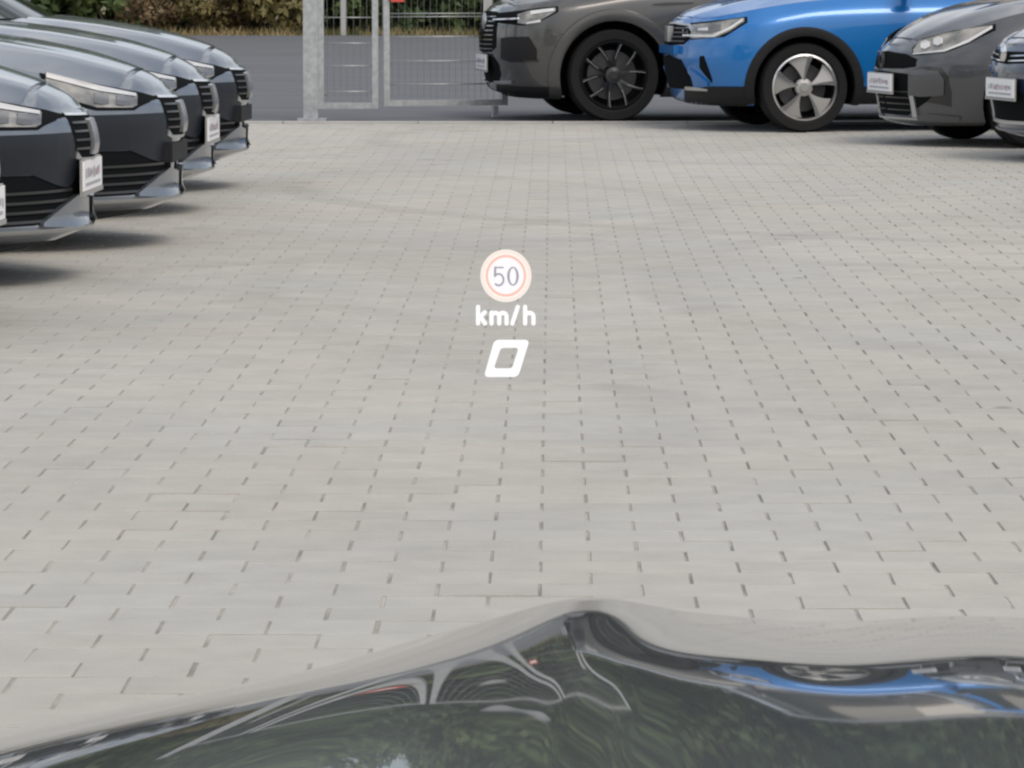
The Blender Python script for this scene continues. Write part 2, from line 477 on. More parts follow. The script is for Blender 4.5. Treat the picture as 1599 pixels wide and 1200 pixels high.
    def patch(s, rows, mode='v', d=0.006, depth=0.02, sides=(1, -1), nq=14, nz=6, taper=0.0):
        """rows: (q, z_low, z_high); lies on the shell, d proud"""
        rows = np.array(rows, float)
        qs = np.unique(np.concatenate([np.linspace(rows[0, 0], rows[-1, 0], nq), rows[:, 0]]))
        mb = MB()
        grids = []
        for q in qs:
            lo, hi = np.interp(q, rows[:, 0], rows[:, 1]), np.interp(q, rows[:, 0], rows[:, 2])
            grids.append([s.at(q, lo + (hi - lo) * k / nz, mode, d) for k in range(nz + 1)])
        inner = []
        for q in qs:
            lo, hi = np.interp(q, rows[:, 0], rows[:, 1]), np.interp(q, rows[:, 0], rows[:, 2])
            inner.append([s.at(q, lo + (hi - lo) * k / nz, mode, d - depth) for k in (0, nz)])
        g = np.array(grids); iu = np.array(inner)
        for sg in sides:
            mir = np.array([1, sg, 1.0])
            mb.grid((g * mir).tolist())
            for a, b in ((g[:, 0], iu[:, 0]), (g[:, -1], iu[:, -1])):
                mb.grid([(a * mir).tolist(), (b * mir).tolist()])
            for k in (0, -1):
                b = np.linspace(iu[k, 0], iu[k, 1], nz + 1)
                mb.grid([(g[k] * mir).tolist(), (b * mir).tolist()])
        return mb
    def arch(s, xc, zc, r0, r1, d=0.012, a0=-35, a1=215, sides=(1, -1), lip=0.03):
        mb = MB()
        A = [R(a0 + (a1 - a0) * k / 44) for k in range(45)]
        zmin = s.G[0, :, 2].min() + 0.01
        def P(r, a, dd):
            z = max(zc + r * math.sin(a), zmin)
            return s.at(-xc - r * math.cos(a), z, 'x', dd)
        prof = [(r0, -0.06), (r0, d), (r0 + (r1 - r0) * 0.25, d + 0.008), (r1 - 0.012, d + 0.004), (r1, -0.004)]
        g = np.array([[P(r, a, dd) for r, dd in prof] for a in A])
        for sg in sides:
            mb.grid((g * np.array([1, sg, 1.0])).tolist())
        return mb

def cut_wells(me, wheels, radius, W):
    """wheel wells cut into the shell with a boolean"""
    o = bpy.data.objects.new('tmp', me); col.objects.link(o)
    tmp = [o]
    for x, z in wheels:
        for sg in (1, -1):
            mb = MB()
            prof = [(0, sg * (W - 0.30)), (radius, sg * (W - 0.30)), (radius, sg * (W + 0.2)), (0, sg * (W + 0.2))]
            v, f = [], []
            n = 40
            for yo in (sg * (W - 0.30), sg * (W + 0.2)):
                for k in range(n):
                    a = 2 * math.pi * k / n
                    v.append((x + radius * math.cos(a), yo, z + radius * math.sin(a)))
            f = [(k, (k+1) % n, n + (k+1) % n, n + k) for k in range(n)] + [tuple(range(n)), tuple(range(n, 2*n))]
            mb.add(v, f)
            cm = mb.mesh('cut'); cm.materials.append(M['void'])
            c = bpy.data.objects.new('cut', cm); col.objects.link(c); tmp.append(c)
            md = o.modifiers.new('b', 'BOOLEAN'); md.operation = 'DIFFERENCE'; md.object = c; md.solver = 'EXACT'
            try: md.material_mode = 'TRANSFER'
            except Exception: pass
    bpy.context.view_layer.update()
    dg = bpy.context.evaluated_depsgraph_get()
    new = bpy.data.meshes.new_from_object(o.evaluated_get(dg))
    for t in tmp: bpy.data.objects.remove(t)
    return new

# --- wheels
def wheel_meshes(r, rim_r, width, style):
    out = {}
    w = width / 2
    t = MB()
    t.lathe([(rim_r, -w*0.9), (rim_r + 0.012, -w), (r*0.82 + rim_r*0.18, -w*1.05), (r - 0.03, -w), (r - 0.008, -w*0.82), (r, -w*0.6), (r, w*0.6), (r - 0.008, w*0.82), (r - 0.03, w), (r*0.82+rim_r*0.18, w*1.05), (rim_r + 0.012, w), (rim_r, w*0.9)], 56)
    out['tyre'] = (t.mesh('tyre'), M['tyre'])
    b = MB()   # barrel; the outside of the wheel is +y
    b.lathe([(rim_r, w*0.92), (rim_r - 0.012, w*0.95), (rim_r - 0.022, w*0.86), (rim_r - 0.035, 0.0), (rim_r - 0.03, -w*0.9)], 56)
    b.lathe([(0.001, -0.02), (rim_r - 0.03, -0.02)], 40)
    out['barrel'] = (b.mesh('barrel'), M['void'])
    dsc = MB(); dsc.lathe([(0.07, 0.0), (rim_r * 0.72, 0.0), (rim_r * 0.72, -0.015)], 40)
    out['brake_disc'] = (dsc.mesh('brake_disc'), M['disc'])
    yo = w * 0.82
    def blade(mb, a0, a1, r0, r1, dep0, dep1, wide0, wide1, thick=0.02):
        pts = []
        for k in range(7):
            f = k / 6
            rr = r0 + (r1 - r0) * f; a = a0 + (a1 - a0) * f; wd = wide0 + (wide1 - wide0) * f; dd = dep0 + (dep1 - dep0) * math.sin(f * math.pi / 2)
            ca, sa = math.cos(a), math.sin(a)
            row = []
            for sx, sy in ((-1, -1), (-0.85, 0), (0.85, 0), (1, -1)):
                tx = sx * wd / 2
                row.append((rr * ca - tx * sa, dd + sy * thick, rr * sa + tx * ca))
            pts.append(row)
        mb.grid(pts)
    if style == 'turbine':
        sp, ed = MB(), MB()
        for k in range(1):
            a = R(90 - 4)
            # broad grey vane
            P = []
            for i in range(9):
                f = i / 8; rr = 0.045 + (rim_r - 0.055) * f
                half = R(7 + 17 * f); c = a - R(6) * f
                row = []
                for j in range(7):
                    g = j / 6
                    an = c - half + 2 * half * g
                    row.append((rr * math.cos(an), yo - 0.006 + 0.012 * f - 0.028 * (1 - g) * f, rr * math.sin(an)))
                P.append(row)
            sp.grid(P)
            low = [[(p[0], p[1] - 0.03, p[2]) for p in r] for r in P]
            sp.grid([[r[0] for r in P], [r[0] for r in low]]); sp.grid([[r[-1] for r in P], [r[-1] for r in low]])
            # bright machined edge
            E = []
            for i in range(9):
                f = i / 8; rr = 0.05 + (rim_r - 0.06) * f
                c = a - R(6) * f + R(7 + 17 * f)
                E.append([(rr * math.cos(c + R(dg)), yo + 0.004 + 0.012 * f, rr * math.sin(c + R(dg))) for dg in (-5 - 2 * f, 1.5)])
            ed.grid(E)
        rg = MB(); rg.lathe([(rim_r - 0.004, yo + 0.012), (rim_r - 0.016, yo + 0.016), (rim_r - 0.022, yo + 0.006)], 56)
        out['spoke'] = (sp.mesh('spoke'), M['rim_grey']); out['spoke_edge'] = (ed.mesh('spoke_edge'), M['rim_bright']); out['rim_edge'] = (rg.mesh('rim_edge'), M['rim_bright'])
    else:
        sp, ed = MB(), MB()
        for k in range(1):
            for s2 in (-1, 1):
                a = R(90 + 72 * k + s2 * 9); b2 = R(90 + 72 * k + s2 * 20)
                blade(sp, a, b2, 0.05, rim_r - 0.012, yo - 0.012, yo + 0.006, 0.030, 0.022, 0.024)
                blade(ed, a + s2 * 0.028, b2 + s2 * 0.028, 0.09, rim_r - 0.02, yo - 0.008, yo + 0.009, 0.004, 0.004, 0.004)
        rg = MB(); rg.lathe([(rim_r + 0.002, yo + 0.012), (rim_r - 0.014, yo + 0.010), (rim_r - 0.02, yo - 0.02)], 56)
        out['spoke'] = (sp.mesh('spoke'), M['rim_black']); out['spoke_edge'] = (ed.mesh('spoke_edge'), M['satin'] if style == 'split' else M['rim_grey']); out['rim_edge'] = (rg.mesh('rim_edge'), M['rim_black'])
    hb = MB(); hb.lathe([(0.001, yo + 0.006), (0.03, yo + 0.006), (0.034, yo), (0.06, yo - 0.008), (0.066, yo - 0.03)], 28)
    out['hub_cap'] = (hb.mesh('hub_cap'), M['rim_grey'] if style == 'turbine' else M['slat'])
    for k, (me, m) in out.items():
        me.materials.append(m)
        me.polygons.foreach_set('use_smooth', [True] * len(me.polygons)); me.set_sharp_from_angle(angle=R(35))
    return out

def put_wheel(car, ms, x, y, z, sg, spin=0.0, near_detail=True):
    t = ms['tyre'][0]
    w = bpy.data.objects.new('wheel', t); col.objects.link(w); w.parent = car
    w.location = (x, y, z); w.rotation_euler = (0, spin, 0 if sg > 0 else math.pi)
    for k, (me, m) in ms.items():
        if k == 'tyre': continue
        for j in range(5 if k.startswith('spoke') else 1):
            o = bpy.data.objects.new(k, me); col.objects.link(o); o.parent = w
            o.rotation_euler = (0, R(72 * j), 0)

def greenhouse(car, sp, paintm):
    """cabin glass, roof and pillars"""
    gb, gf, gr, L = sp['belt_z'], sp['cowl'], sp['roof_z'], sp['L']
    wb, wt = sp['rings'][-1][1] * 1.0, sp['rings'][-1][1] * 0.78
    rb = sp.get('rear_glass', L - 0.25)
    levels = [(0.0, gf, rb, wb), (0.5, gf + (sp['roof_from'] - gf) * 0.55, rb - 0.10, wb * 0.6 + wt * 0.4 + 0.02), (1.0, sp['roof_from'], rb - 0.34, wt)]
    def ring(x0, x1, w, z, n=56):
        pts = []
        for k in range(n):
            a = 2 * math.pi * (k + 0.5) / n
            c, s_ = math.cos(a), math.sin(a)
            e = 2 / 4.2
            pts.append((-(x0 + x1) / 2 + (x1 - x0) / 2 * math.copysign(abs(c) ** e, c), w * math.copysign(abs(s_) ** e, s_), z))
        return pts
    gl = MB()
    rings_ = []
    for f, x0, x1, w in levels:
        rings_.append(ring(x0, x1, w, gb - 0.02 + (gr - 0.06 - gb) * f))
    gl.grid([r + [r[0]] for r in rings_])
    g = gl.build('window', M['glass'], car, True, 40)
    rf = MB()
    f, x0, x1, w = levels[-1]
    z = gr - 0.06
    rr = [ring(x0 - 0.02, x1 + 0.03, w + 0.012, z - 0.012), ring(x0, x1, w, z + 0.015), ring(x0 + 0.08, x1 - 0.08, w - 0.10, z + 0.045), ring(x0 + 0.4, x1 - 0.4, w * 0.5, z + 0.06), ring(x0 + 0.9, x1 - 0.9, 0.02, z + 0.062)]
    rf.grid([r + [r[0]] for r in rr])
    rf.build('roof', paintm, car, True, 50)
    # pillars follow the cabin surface
    n = 56
    def pillar(name, idx):
        mb = MB()
        cen = np.array([-(x0 + x1) / 2, 0, 0])
        P = []
        for r in rings_:
            row = []
            for k in idx:
                p = np.array(r[k % n]); d = (p - cen); d[2] = 0; d /= np.linalg.norm(d)
                row.append(p + d * 0.006)
            P.append(row)
        mb.grid([[tuple(p) for p in r] for r in P])
        mb.build(name, paintm if name != 'centre_pillar' else M['gloss_black'], car, True)
    for s1 in (1, -1):
        front = [k for k in range(n) if 18 < math.degrees(math.atan2(abs(rings_[0][k][1]) / wb, (rings_[0][k][0] + (gf + rb) / 2) / ((rb - gf) / 2))) < 0]
        idx_all = [(k, rings_[0][k]) for k in range(n) if rings_[0][k][1] * s1 > 0]
        idx_all.sort(key=lambda q: -q[1][0])
        ks = [k for k, p in idx_all]
        pillar('front_pillar', ks[5:8]); pillar('centre_pillar', ks[13:15]); pillar('rear_pillar', ks[20:24])

def mirror(car, sp, paintm):
    W = sp['W']
    for sg in (1, -1):
        mb = MB(); P = []
        for i in range(9):
            a = math.pi * i / 8 - math.pi / 2
            row = []
            for j in range(13):
                b = 2 * math.pi * j / 12
                cx = math.cos(a)
                row.append((-(sp['cowl'] + 0.32) + 0.07 * cx * math.copysign(abs(math.cos(b)) ** 0.7, math.cos(b)), sg * (W + 0.10 + 0.115 * math.sin(a)), sp['belt_z'] + 0.085 + 0.075 * cx ** 0.6 * math.copysign(abs(math.sin(b)) ** 0.7, math.sin(b)) if cx > 1e-6 else sp['belt_z'] + 0.085))
            P.append(row)
        mb.grid(P)
        mb.tube([(-(sp['cowl'] + 0.32), sg * (W - 0.10), sp['belt_z'] + 0.01), (-(sp['cowl'] + 0.32), sg * (W + 0.06), sp['belt_z'] + 0.05)], 0.022, 8)
        mb.build('door_mirror', paintm, car, True, 50)

PLATES = []
def plate(car, x, z, tilt=0.0, w=0.52, h=0.112, red='left'):
    """dealer plate: white board in a holder with illegible print"""
    p = MB(); p.box(x, x + 0.006, -w/2, w/2, z - h/2, z + h/2)
    hld = MB(); hld.box(x - 0.009, x - 0.001, -w/2 - 0.006, w/2 + 0.006, z - h/2 - 0.018, z + h/2 + 0.006)
    hld.box(x - 0.001, x + 0.009, -w/2 - 0.006, w/2 + 0.006, z - h/2 - 0.018, z - h/2 - 0.002)
    po = p.build('licence_plate', M['plate'], car)
    ho = hld.build('plate_holder', M['plate_holder'], car)
    g = MB(); xx = x + 0.0068
    PLATES.append(1); rr = random.Random(len(PLATES) * 17)
    y = -w/2 + 0.05
    while y < w/2 - 0.06:
        l = rr.uniform(0.012, 0.05); a_, b_ = z - rr.uniform(0.004, 0.016), z + rr.uniform(0.012, 0.03)
        g.add([(xx, y, a_), (xx, y + l, a_), (xx, y + l, b_), (xx, y, b_)], [(0, 1, 2, 3)])
        y += l + rr.uniform(0.008, 0.022)
    g.add([(xx, -w/2 + 0.05, z - 0.04), (xx, w/2 - 0.05, z - 0.04), (xx, w/2 - 0.05, z - 0.028), (xx, -w/2 + 0.05, z - 0.028)], [(0, 1, 2, 3)])
    g.build('print', M['plate_grey'], po)
    r_ = MB(); xx += 0.0006
    for yc in (-0.16, 0.02):
        P = [[(xx, yc + 0.03 * k, z - 0.035 + 0.012 * k + 0.01 * math.sin(k)), (xx, yc + 0.03 * k + 0.01, z - 0.028 + 0.012 * k + 0.01 * math.sin(k))] for k in range(6)]
        r_.grid(P)
    r_.build('print', M['plate_red'], po)

def base_car(name, sp, loc, rz, paintm, label, group, ms, wells=True, body_cache={}):
    car = empty(name, loc, rz)
    tag(car, label, 'car', group)
    sh = Shell(sp)
    key = sp['id']
    if key not in body_cache:
        me = sh.body([paintm])
        me = cut_wells(me, [(-sp['wx'], sp['wr']), (-sp['wx'] - sp['wb'], sp['wr'])], sp['well'], sp['W'])
        me.polygons.foreach_set('use_smooth', [True] * len(me.polygons)); me.set_sharp_from_angle(angle=R(38))
        body_cache[key] = (me, sh.hood(paintm))
    me, hd = body_cache[key]
    link('body', me, None, car, False)
    h = link('hood', hd, None, car, True); hd.set_sharp_from_angle(angle=R(45))
    for xw in (-sp['wx'], -sp['wx'] - sp['wb']):
        for sg in (1, -1):
            put_wheel(car, ms, xw, sg * (sp['W'] - 0.12), sp['wr'], sg, spin=sp.get('spin', 0.0))
    greenhouse(car, sp, paintm)
    mirror(car, sp, M['gloss_black'] if sp.get('black_mirror') else paintm)
    return car, sh

def z1(z0, zs, L=4.6):
    return [(0, z0), (0.8, zs), (L, zs + 0.01)]

# ------------------------------------------------ the black row on the left
SP_BLACK = dict(id='black', psi=R(7.5), L=4.4, W=0.90, n=2.0, Lf=0.75, wx=0.90, wb=2.68, wr=0.335, well=0.375, hood_from=0.20, hood_to=1.12, bow=0.02,
    cowl=1.08, belt_z=0.93, roof_z=1.46, roof_from=1.85, crown=2.6, ridge=0.012,
    rings=[(0.14, 0.80, z1(0.155, 0.17)), (0.03, 0.86, z1(0.205, 0.22)), (0.045, 0.885, z1(0.26, 0.29)), (0.035, 0.90, z1(0.40, 0.42)),
           (0.012, 0.90, [(0, 0.52), (0.4, 0.55), (0.8, 0.60), (4.6, 0.66)]),
           (0.03, 0.885, [(0, 0.605), (0.3, 0.635), (0.8, 0.74), (1.2, 0.80), (4.6, 0.86)]),
           (0.06, 0.79, [(0, 0.645), (0.2, 0.668), (0.5, 0.740), (0.83, 0.82), (1.1, 0.87), (3, 0.92), (4.6, 0.94)])],
    hood=[(0, 0.645), (0.06, 0.655), (0.1, 0.695), (0.2, 0.75), (0.31, 0.79), (0.46, 0.832), (0.61, 0.86), (0.78, 0.885), (1.1, 0.912), (1.6, 0.93), (4.6, 0.95)])
WH_BLACK = wheel_meshes(0.335, 0.235, 0.21, 'split')

def black_car(loc, rz, label, has_plate):
    car, sh = base_car('parked_car', SP_BLACK, loc, rz, M['black_paint'], label, 'dark grey cars parked in a row on the left', WH_BLACK)
    if 'parts' not in SP_BLACK:
        P = SP_BLACK['parts'] = []
        def add(name, mb, m, parent=None, angle=40):
            me = mb.mesh(name); me.materials.append(m)
            me.polygons.foreach_set('use_smooth', [True] * len(me.polygons)); me.set_sharp_from_angle(angle=R(angle))
            P.append((name, me, parent))
        for sg in (1, -1):
            S1 = (sg,)
            add('headlight', sh.patch([(0.205, 0.612, 0.655), (0.225, 0.602, 0.664), (0.37, 0.608, 0.692), (0.47, 0.64, 0.716), (0.58, 0.722, 0.748)], d=0.004, sides=S1), M['lamp'])
            add('light_strip', sh.patch([(0.215, 0.648, 0.660), (0.37, 0.676, 0.698), (0.58, 0.735, 0.756)], d=0.010, sides=S1, nz=2), M['led'], 'headlight')
            add('lens', sh.patch([(0.235, 0.616, 0.648), (0.265, 0.612, 0.654), (0.295, 0.618, 0.655)], d=0.009, depth=0.01, sides=S1, nq=6), M['lamp_dark'], 'headlight')
            add('lens', sh.patch([(0.325, 0.622, 0.66), (0.355, 0.620, 0.668), (0.385, 0.628, 0.668)], d=0.009, depth=0.01, sides=S1, nq=6), M['lamp_dark'], 'headlight')
            add('lamp_surround', sh.patch([(0.12, 0.632, 0.640), (0.19, 0.605, 0.662), (0.215, 0.590, 0.668), (0.37, 0.594, 0.702), (0.48, 0.62, 0.725), (0.60, 0.728, 0.752)], d=0.0015, sides=S1), M['void'])
            add('bumper_panel', sh.patch([(0.062, 0.445, 0.47), (0.072, 0.415, 0.50), (0.095, 0.380, 0.573), (0.115, 0.366, 0.574), (0.15, 0.378, 0.574), (0.24, 0.424, 0.575), (0.62, 0.43, 0.577)], d=0.007, depth=0.03, sides=S1), M['film'])
            lg = 'lower_grille'
            add(lg, sh.patch([(0.03, 0.24, 0.44), (0.10, 0.235, 0.41), (0.16, 0.235, 0.42), (0.60, 0.235, 0.43)], d=0.0025, sides=S1), M['void'])
            for zz in (0.352, 0.315, 0.279, 0.244):
                add('slat', sh.patch([(0.10, zz, zz + 0.010), (0.58, zz, zz + 0.010)], d=0.010, depth=0.012, sides=S1, nz=2), M['slat'], lg)
            add('bumper_fin', sh.patch([(0.052, 0.222, 0.318), (0.085, 0.216, 0.338), (0.14, 0.220, 0.300), (0.215, 0.230, 0.244)], d=0.024, depth=0.05, sides=S1), M['black_paint'])
            add('lip', sh.patch([(0.03, 0.200, 0.214), (0.12, 0.200, 0.218), (0.60, 0.202, 0.224)], d=0.016, depth=0.03, sides=S1, nz=2), M['satin'])
            add('front_skirt', sh.patch([(0.13, 0.16, 0.198), (0.22, 0.145, 0.198), (0.60, 0.11, 0.2)], d=-0.01, depth=0.03, sides=S1, nz=3), M['cladding'])
            gr_ = 'grille'
            add(gr_, sh.patch([(0.0, 0.47, 0.632), (0.16, 0.475, 0.634), (0.27, 0.50, 0.638)], 'y', d=0.004, sides=S1), M['void'])
            for zz in (0.602, 0.569, 0.536, 0.503):
                add('slat', sh.patch([(0.08, zz, zz + 0.008), (0.262, zz + 0.003, zz + 0.011)], 'y', d=0.010, depth=0.012, sides=S1, nz=2), M['slat'], gr_)
            add('grille_frame', sh.patch([(0.0, 0.630, 0.640), (0.16, 0.634, 0.643), (0.28, 0.638, 0.647)], 'y', d=0.012, depth=0.02, sides=S1, nz=2), M['chrome'])
            add('grille_frame', sh.patch([(0.0, 0.458, 0.470), (0.20, 0.462, 0.474), (0.26, 0.474, 0.50)], 'y', d=0.012, depth=0.02, sides=S1, nz=2), M['satin'])
        e = sh.patch([(0.0, 0.482, 0.618), (0.060, 0.482, 0.618), (0.066, 0.49, 0.612)], 'y', d=0.020, depth=0.04, nq=8)
        add('emblem', e, M['satin'], 'grille')
    made = {}
    for name, me, parent in SP_BLACK['parts']:
        o = bpy.data.objects.new(name, me); col.objects.link(o)
        o.parent = made.get(parent, car); made[name] = o
    if has_plate: plate(car, -0.018, 0.405)
    else:
        hb = MB(); hb.box(-0.08, -0.022, -0.26, 0.26, 0.36, 0.44); hb.build('plate_holder', M['cladding'], car)
    return car

LEFT = [((149 - 5 - 143 - 863) / 470 - 0.02, 14.9, 'dark grey parked car nearest the camera, cut by the left picture edge', True),
        ((150 - 863) / 408, 17.15, 'dark grey parked car with white plate, second from the camera in the left row', True),
        ((290 - 863) / 362, 19.3, 'dark grey parked car without a white plate, third from the camera in the left row', False),
        ((338 - 863) / 322, 21.75, 'dark grey parked car with white plate, next to last of the left row', True),
        ((392 - 863) / 292, 23.97, 'farthest dark grey parked car of the left row, windscreen base showing', False)]
for i, (x, y, lab, pl) in enumerate(LEFT):
    black_car((x, y, 0), -R(2.0 + (0.5, -0.3, 0.4, -0.5, 0.2)[i]), lab, pl)

# ------------------------------------------------ the row on the right
def place_by_wheel(sp, P, psi):
    rz = math.pi + psi
    c, s_ = math.cos(rz), math.sin(rz)
    lx, ly = -sp['wx'], sp['W'] - 0.02
    return (P[0] - (lx * c - ly * s_), P[1] - (lx * s_ + ly * c), 0), rz

GRP = 'cars parked in a row on the right'
def part(car, name, mb, m, parent=None, angle=40):
    return mb.build(name, m, parent or car, True, angle)

# grey SUV
SP = dict(id='grey', psi=R(8.5), L=4.7, W=0.94, n=2.6, Lf=0.58, wx=0.85, wb=2.87, wr=0.345, well=0.41, hood_from=0.13, hood_to=1.35, bow=0.03,
    cowl=1.30, belt_z=1.06, roof_z=1.66, roof_from=2.0, crown=2.6, ridge=0.015, spin=R(8),
    rings=[(0.20, 0.84, z1(0.16, 0.19)), (0.07, 0.90, z1(0.225, 0.24)), (0.03, 0.93, z1(0.36, 0.38)), (0.0, 0.94, z1(0.53, 0.55)),
           (0.005, 0.94, [(0, 0.70), (0.8, 0.73), (4.7, 0.78)]), (0.03, 0.925, [(0, 0.785), (0.5, 0.84), (1.2, 0.93), (4.7, 0.98)]),
           (0.07, 0.84, [(0, 0.83), (0.2, 0.865), (0.5, 0.925), (1.0, 0.995), (1.4, 1.03), (4.7, 1.06)])],
    hood=[(0, 0.83), (0.1, 0.865), (0.2, 0.91), (0.5, 0.99), (1.0, 1.05), (1.4, 1.08), (4.7, 1.1)])
ms = wheel_meshes(0.345, 0.26, 0.235, 'splitblack')
loc, rz = place_by_wheel(SP, (0.458, 33.62), R(9))
car, sh = base_car('parked_suv', SP, loc, rz, M['grey_paint'], 'grey SUV with black wheels standing at the gate', GRP, ms)
for sg in (1, -1):
    S1 = (sg,)
    part(car, 'lamp_surround', sh.patch([(0.06, 0.735, 0.80), (0.30, 0.715, 0.832), (0.42, 0.745, 0.85), (0.56, 0.82, 0.862)], d=0.002, sides=S1), M['void'])
    hl = part(car, 'headlight', sh.patch([(0.26, 0.735, 0.80), (0.33, 0.725, 0.825), (0.44, 0.765, 0.842), (0.54, 0.825, 0.850)], d=0.006, sides=S1), M['lamp'])
    part(car, 'light_strip', sh.patch([(0.36, 0.80, 0.826), (0.53, 0.828, 0.848)], d=0.012, sides=S1, nz=2), M['led'], hl)
    part(car, 'light_strip', sh.patch([(0.33, 0.728, 0.742), (0.43, 0.744, 0.762)], d=0.012, sides=S1, nz=2), M['led'], hl)
    part(car, 'chrome_wing', sh.patch([(0.08, 0.752, 0.762), (0.27, 0.764, 0.775)], d=0.014, sides=S1, nz=2), M['chrome'])
    g = part(car, 'grille', sh.patch([(0.0, 0.50, 0.818), (0.30, 0.51, 0.815), (0.43, 0.55, 0.80)], 'y', d=0.006, sides=S1), M['void'])
    for k in range(8):
        zz = 0.525 + 0.035 * k
        part(car, 'slat', sh.patch([(0.02, zz, zz + 0.008), (0.38, zz + 0.006, zz + 0.014)], 'y', d=0.012, depth=0.01, sides=S1, nz=2), M['gloss_black'], g)
    part(car, 'air_vent', sh.patch([(0.13, 0.46, 0.62), (0.20, 0.44, 0.63), (0.34, 0.445, 0.635), (0.40, 0.455, 0.54)], d=0.003, sides=S1), M['cladding'])
    part(car, 'vent_trim', sh.patch([(0.26, 0.445, 0.456), (0.41, 0.448, 0.46)], d=0.012, sides=S1, nz=2), M['gloss_black'])
    part(car, 'lower_grille', sh.patch([(0.0, 0.27, 0.49), (0.36, 0.29, 0.47), (0.44, 0.34, 0.42)], 'y', d=0.004, sides=S1), M['void'])
    part(car, 'lip', sh.patch([(0.09, 0.275, 0.29), (0.22, 0.275, 0.30)], d=0.014, sides=S1, nz=2), M['satin'])
    part(car, 'front_skirt', sh.patch([(0.10, 0.165, 0.262), (0.3, 0.165, 0.258), (0.58, 0.165, 0.255)], d=0.006, sides=S1), M['cladding'])
    part(car, 'arch_trim', sh.arch(-0.85, 0.345, 0.408, 0.50, sides=S1, a0=-24, a1=204), M['grey_paint'])
    part(car, 'arch_trim', sh.arch(-0.85 - 2.87, 0.345, 0.408, 0.50, sides=S1, a0=-24, a1=204), M['grey_paint'])
    part(car, 'fender_badge', sh.patch([(1.14, 0.872, 0.877), (1.24, 0.866, 0.888), (1.45, 0.882, 0.890)], 'x', d=0.008, sides=S1, nz=3), M['slat'])
    part(car, 'sill_trim', sh.patch([(1.32, 0.195, 0.30), (3.25, 0.195, 0.30)], 'x', d=0.008, sides=S1, nz=3), M['cladding'])
e = MB(); e.lathe([(0.001, 0.02), (0.05, 0.02), (0.062, 0.014), (0.066, 0.0)], 24)
eo = e.build('emblem', M['satin'], car, True); eo.rotation_euler = (0, 0, -math.pi / 2); eo.location = (-0.01, 0, 0.735)
plate(car, 0.02, 0.43)

# blue crossover
SPB = dict(id='blue', psi=R(12.5), L=4.15, W=0.87, n=2.35, Lf=0.62, wx=0.80, wb=2.56, wr=0.315, well=0.362, hood_from=0.10, hood_to=1.28, bow=0.03,
    cowl=1.22, belt_z=0.96, roof_z=1.53, roof_from=1.9, crown=2.4, ridge=0.014, spin=0.0, black_mirror=True,
    rings=[(0.18, 0.78, z1(0.17, 0.19)), (0.07, 0.83, z1(0.215, 0.23)), (0.03, 0.86, z1(0.34, 0.35)), (0.0, 0.87, z1(0.48, 0.50)),
           (0.01, 0.87, [(0, 0.62), (0.8, 0.66), (4.2, 0.70)]), (0.035, 0.855, [(0, 0.715), (0.4, 0.75), (0.9, 0.825), (1.3, 0.84), (4.2, 0.88)]),
           (0.07, 0.77, [(0, 0.765), (0.2, 0.80), (0.5, 0.865), (0.9, 0.92), (1.3, 0.945), (4.2, 0.97)])],
    hood=[(0, 0.77), (0.1, 0.80), (0.2, 0.85), (0.5, 0.93), (0.9, 0.975), (1.3, 1.0), (4.2, 1.0)])
ms = wheel_meshes(0.315, 0.238, 0.215, 'turbine')
loc, rz = place_by_wheel(SPB, (1.77, 31.55), R(10))
car, sh = base_car('parked_car', SPB, loc, rz, M['blue_paint'], 'bright blue crossover with grey turbine wheels and black arch trim', GRP, ms)
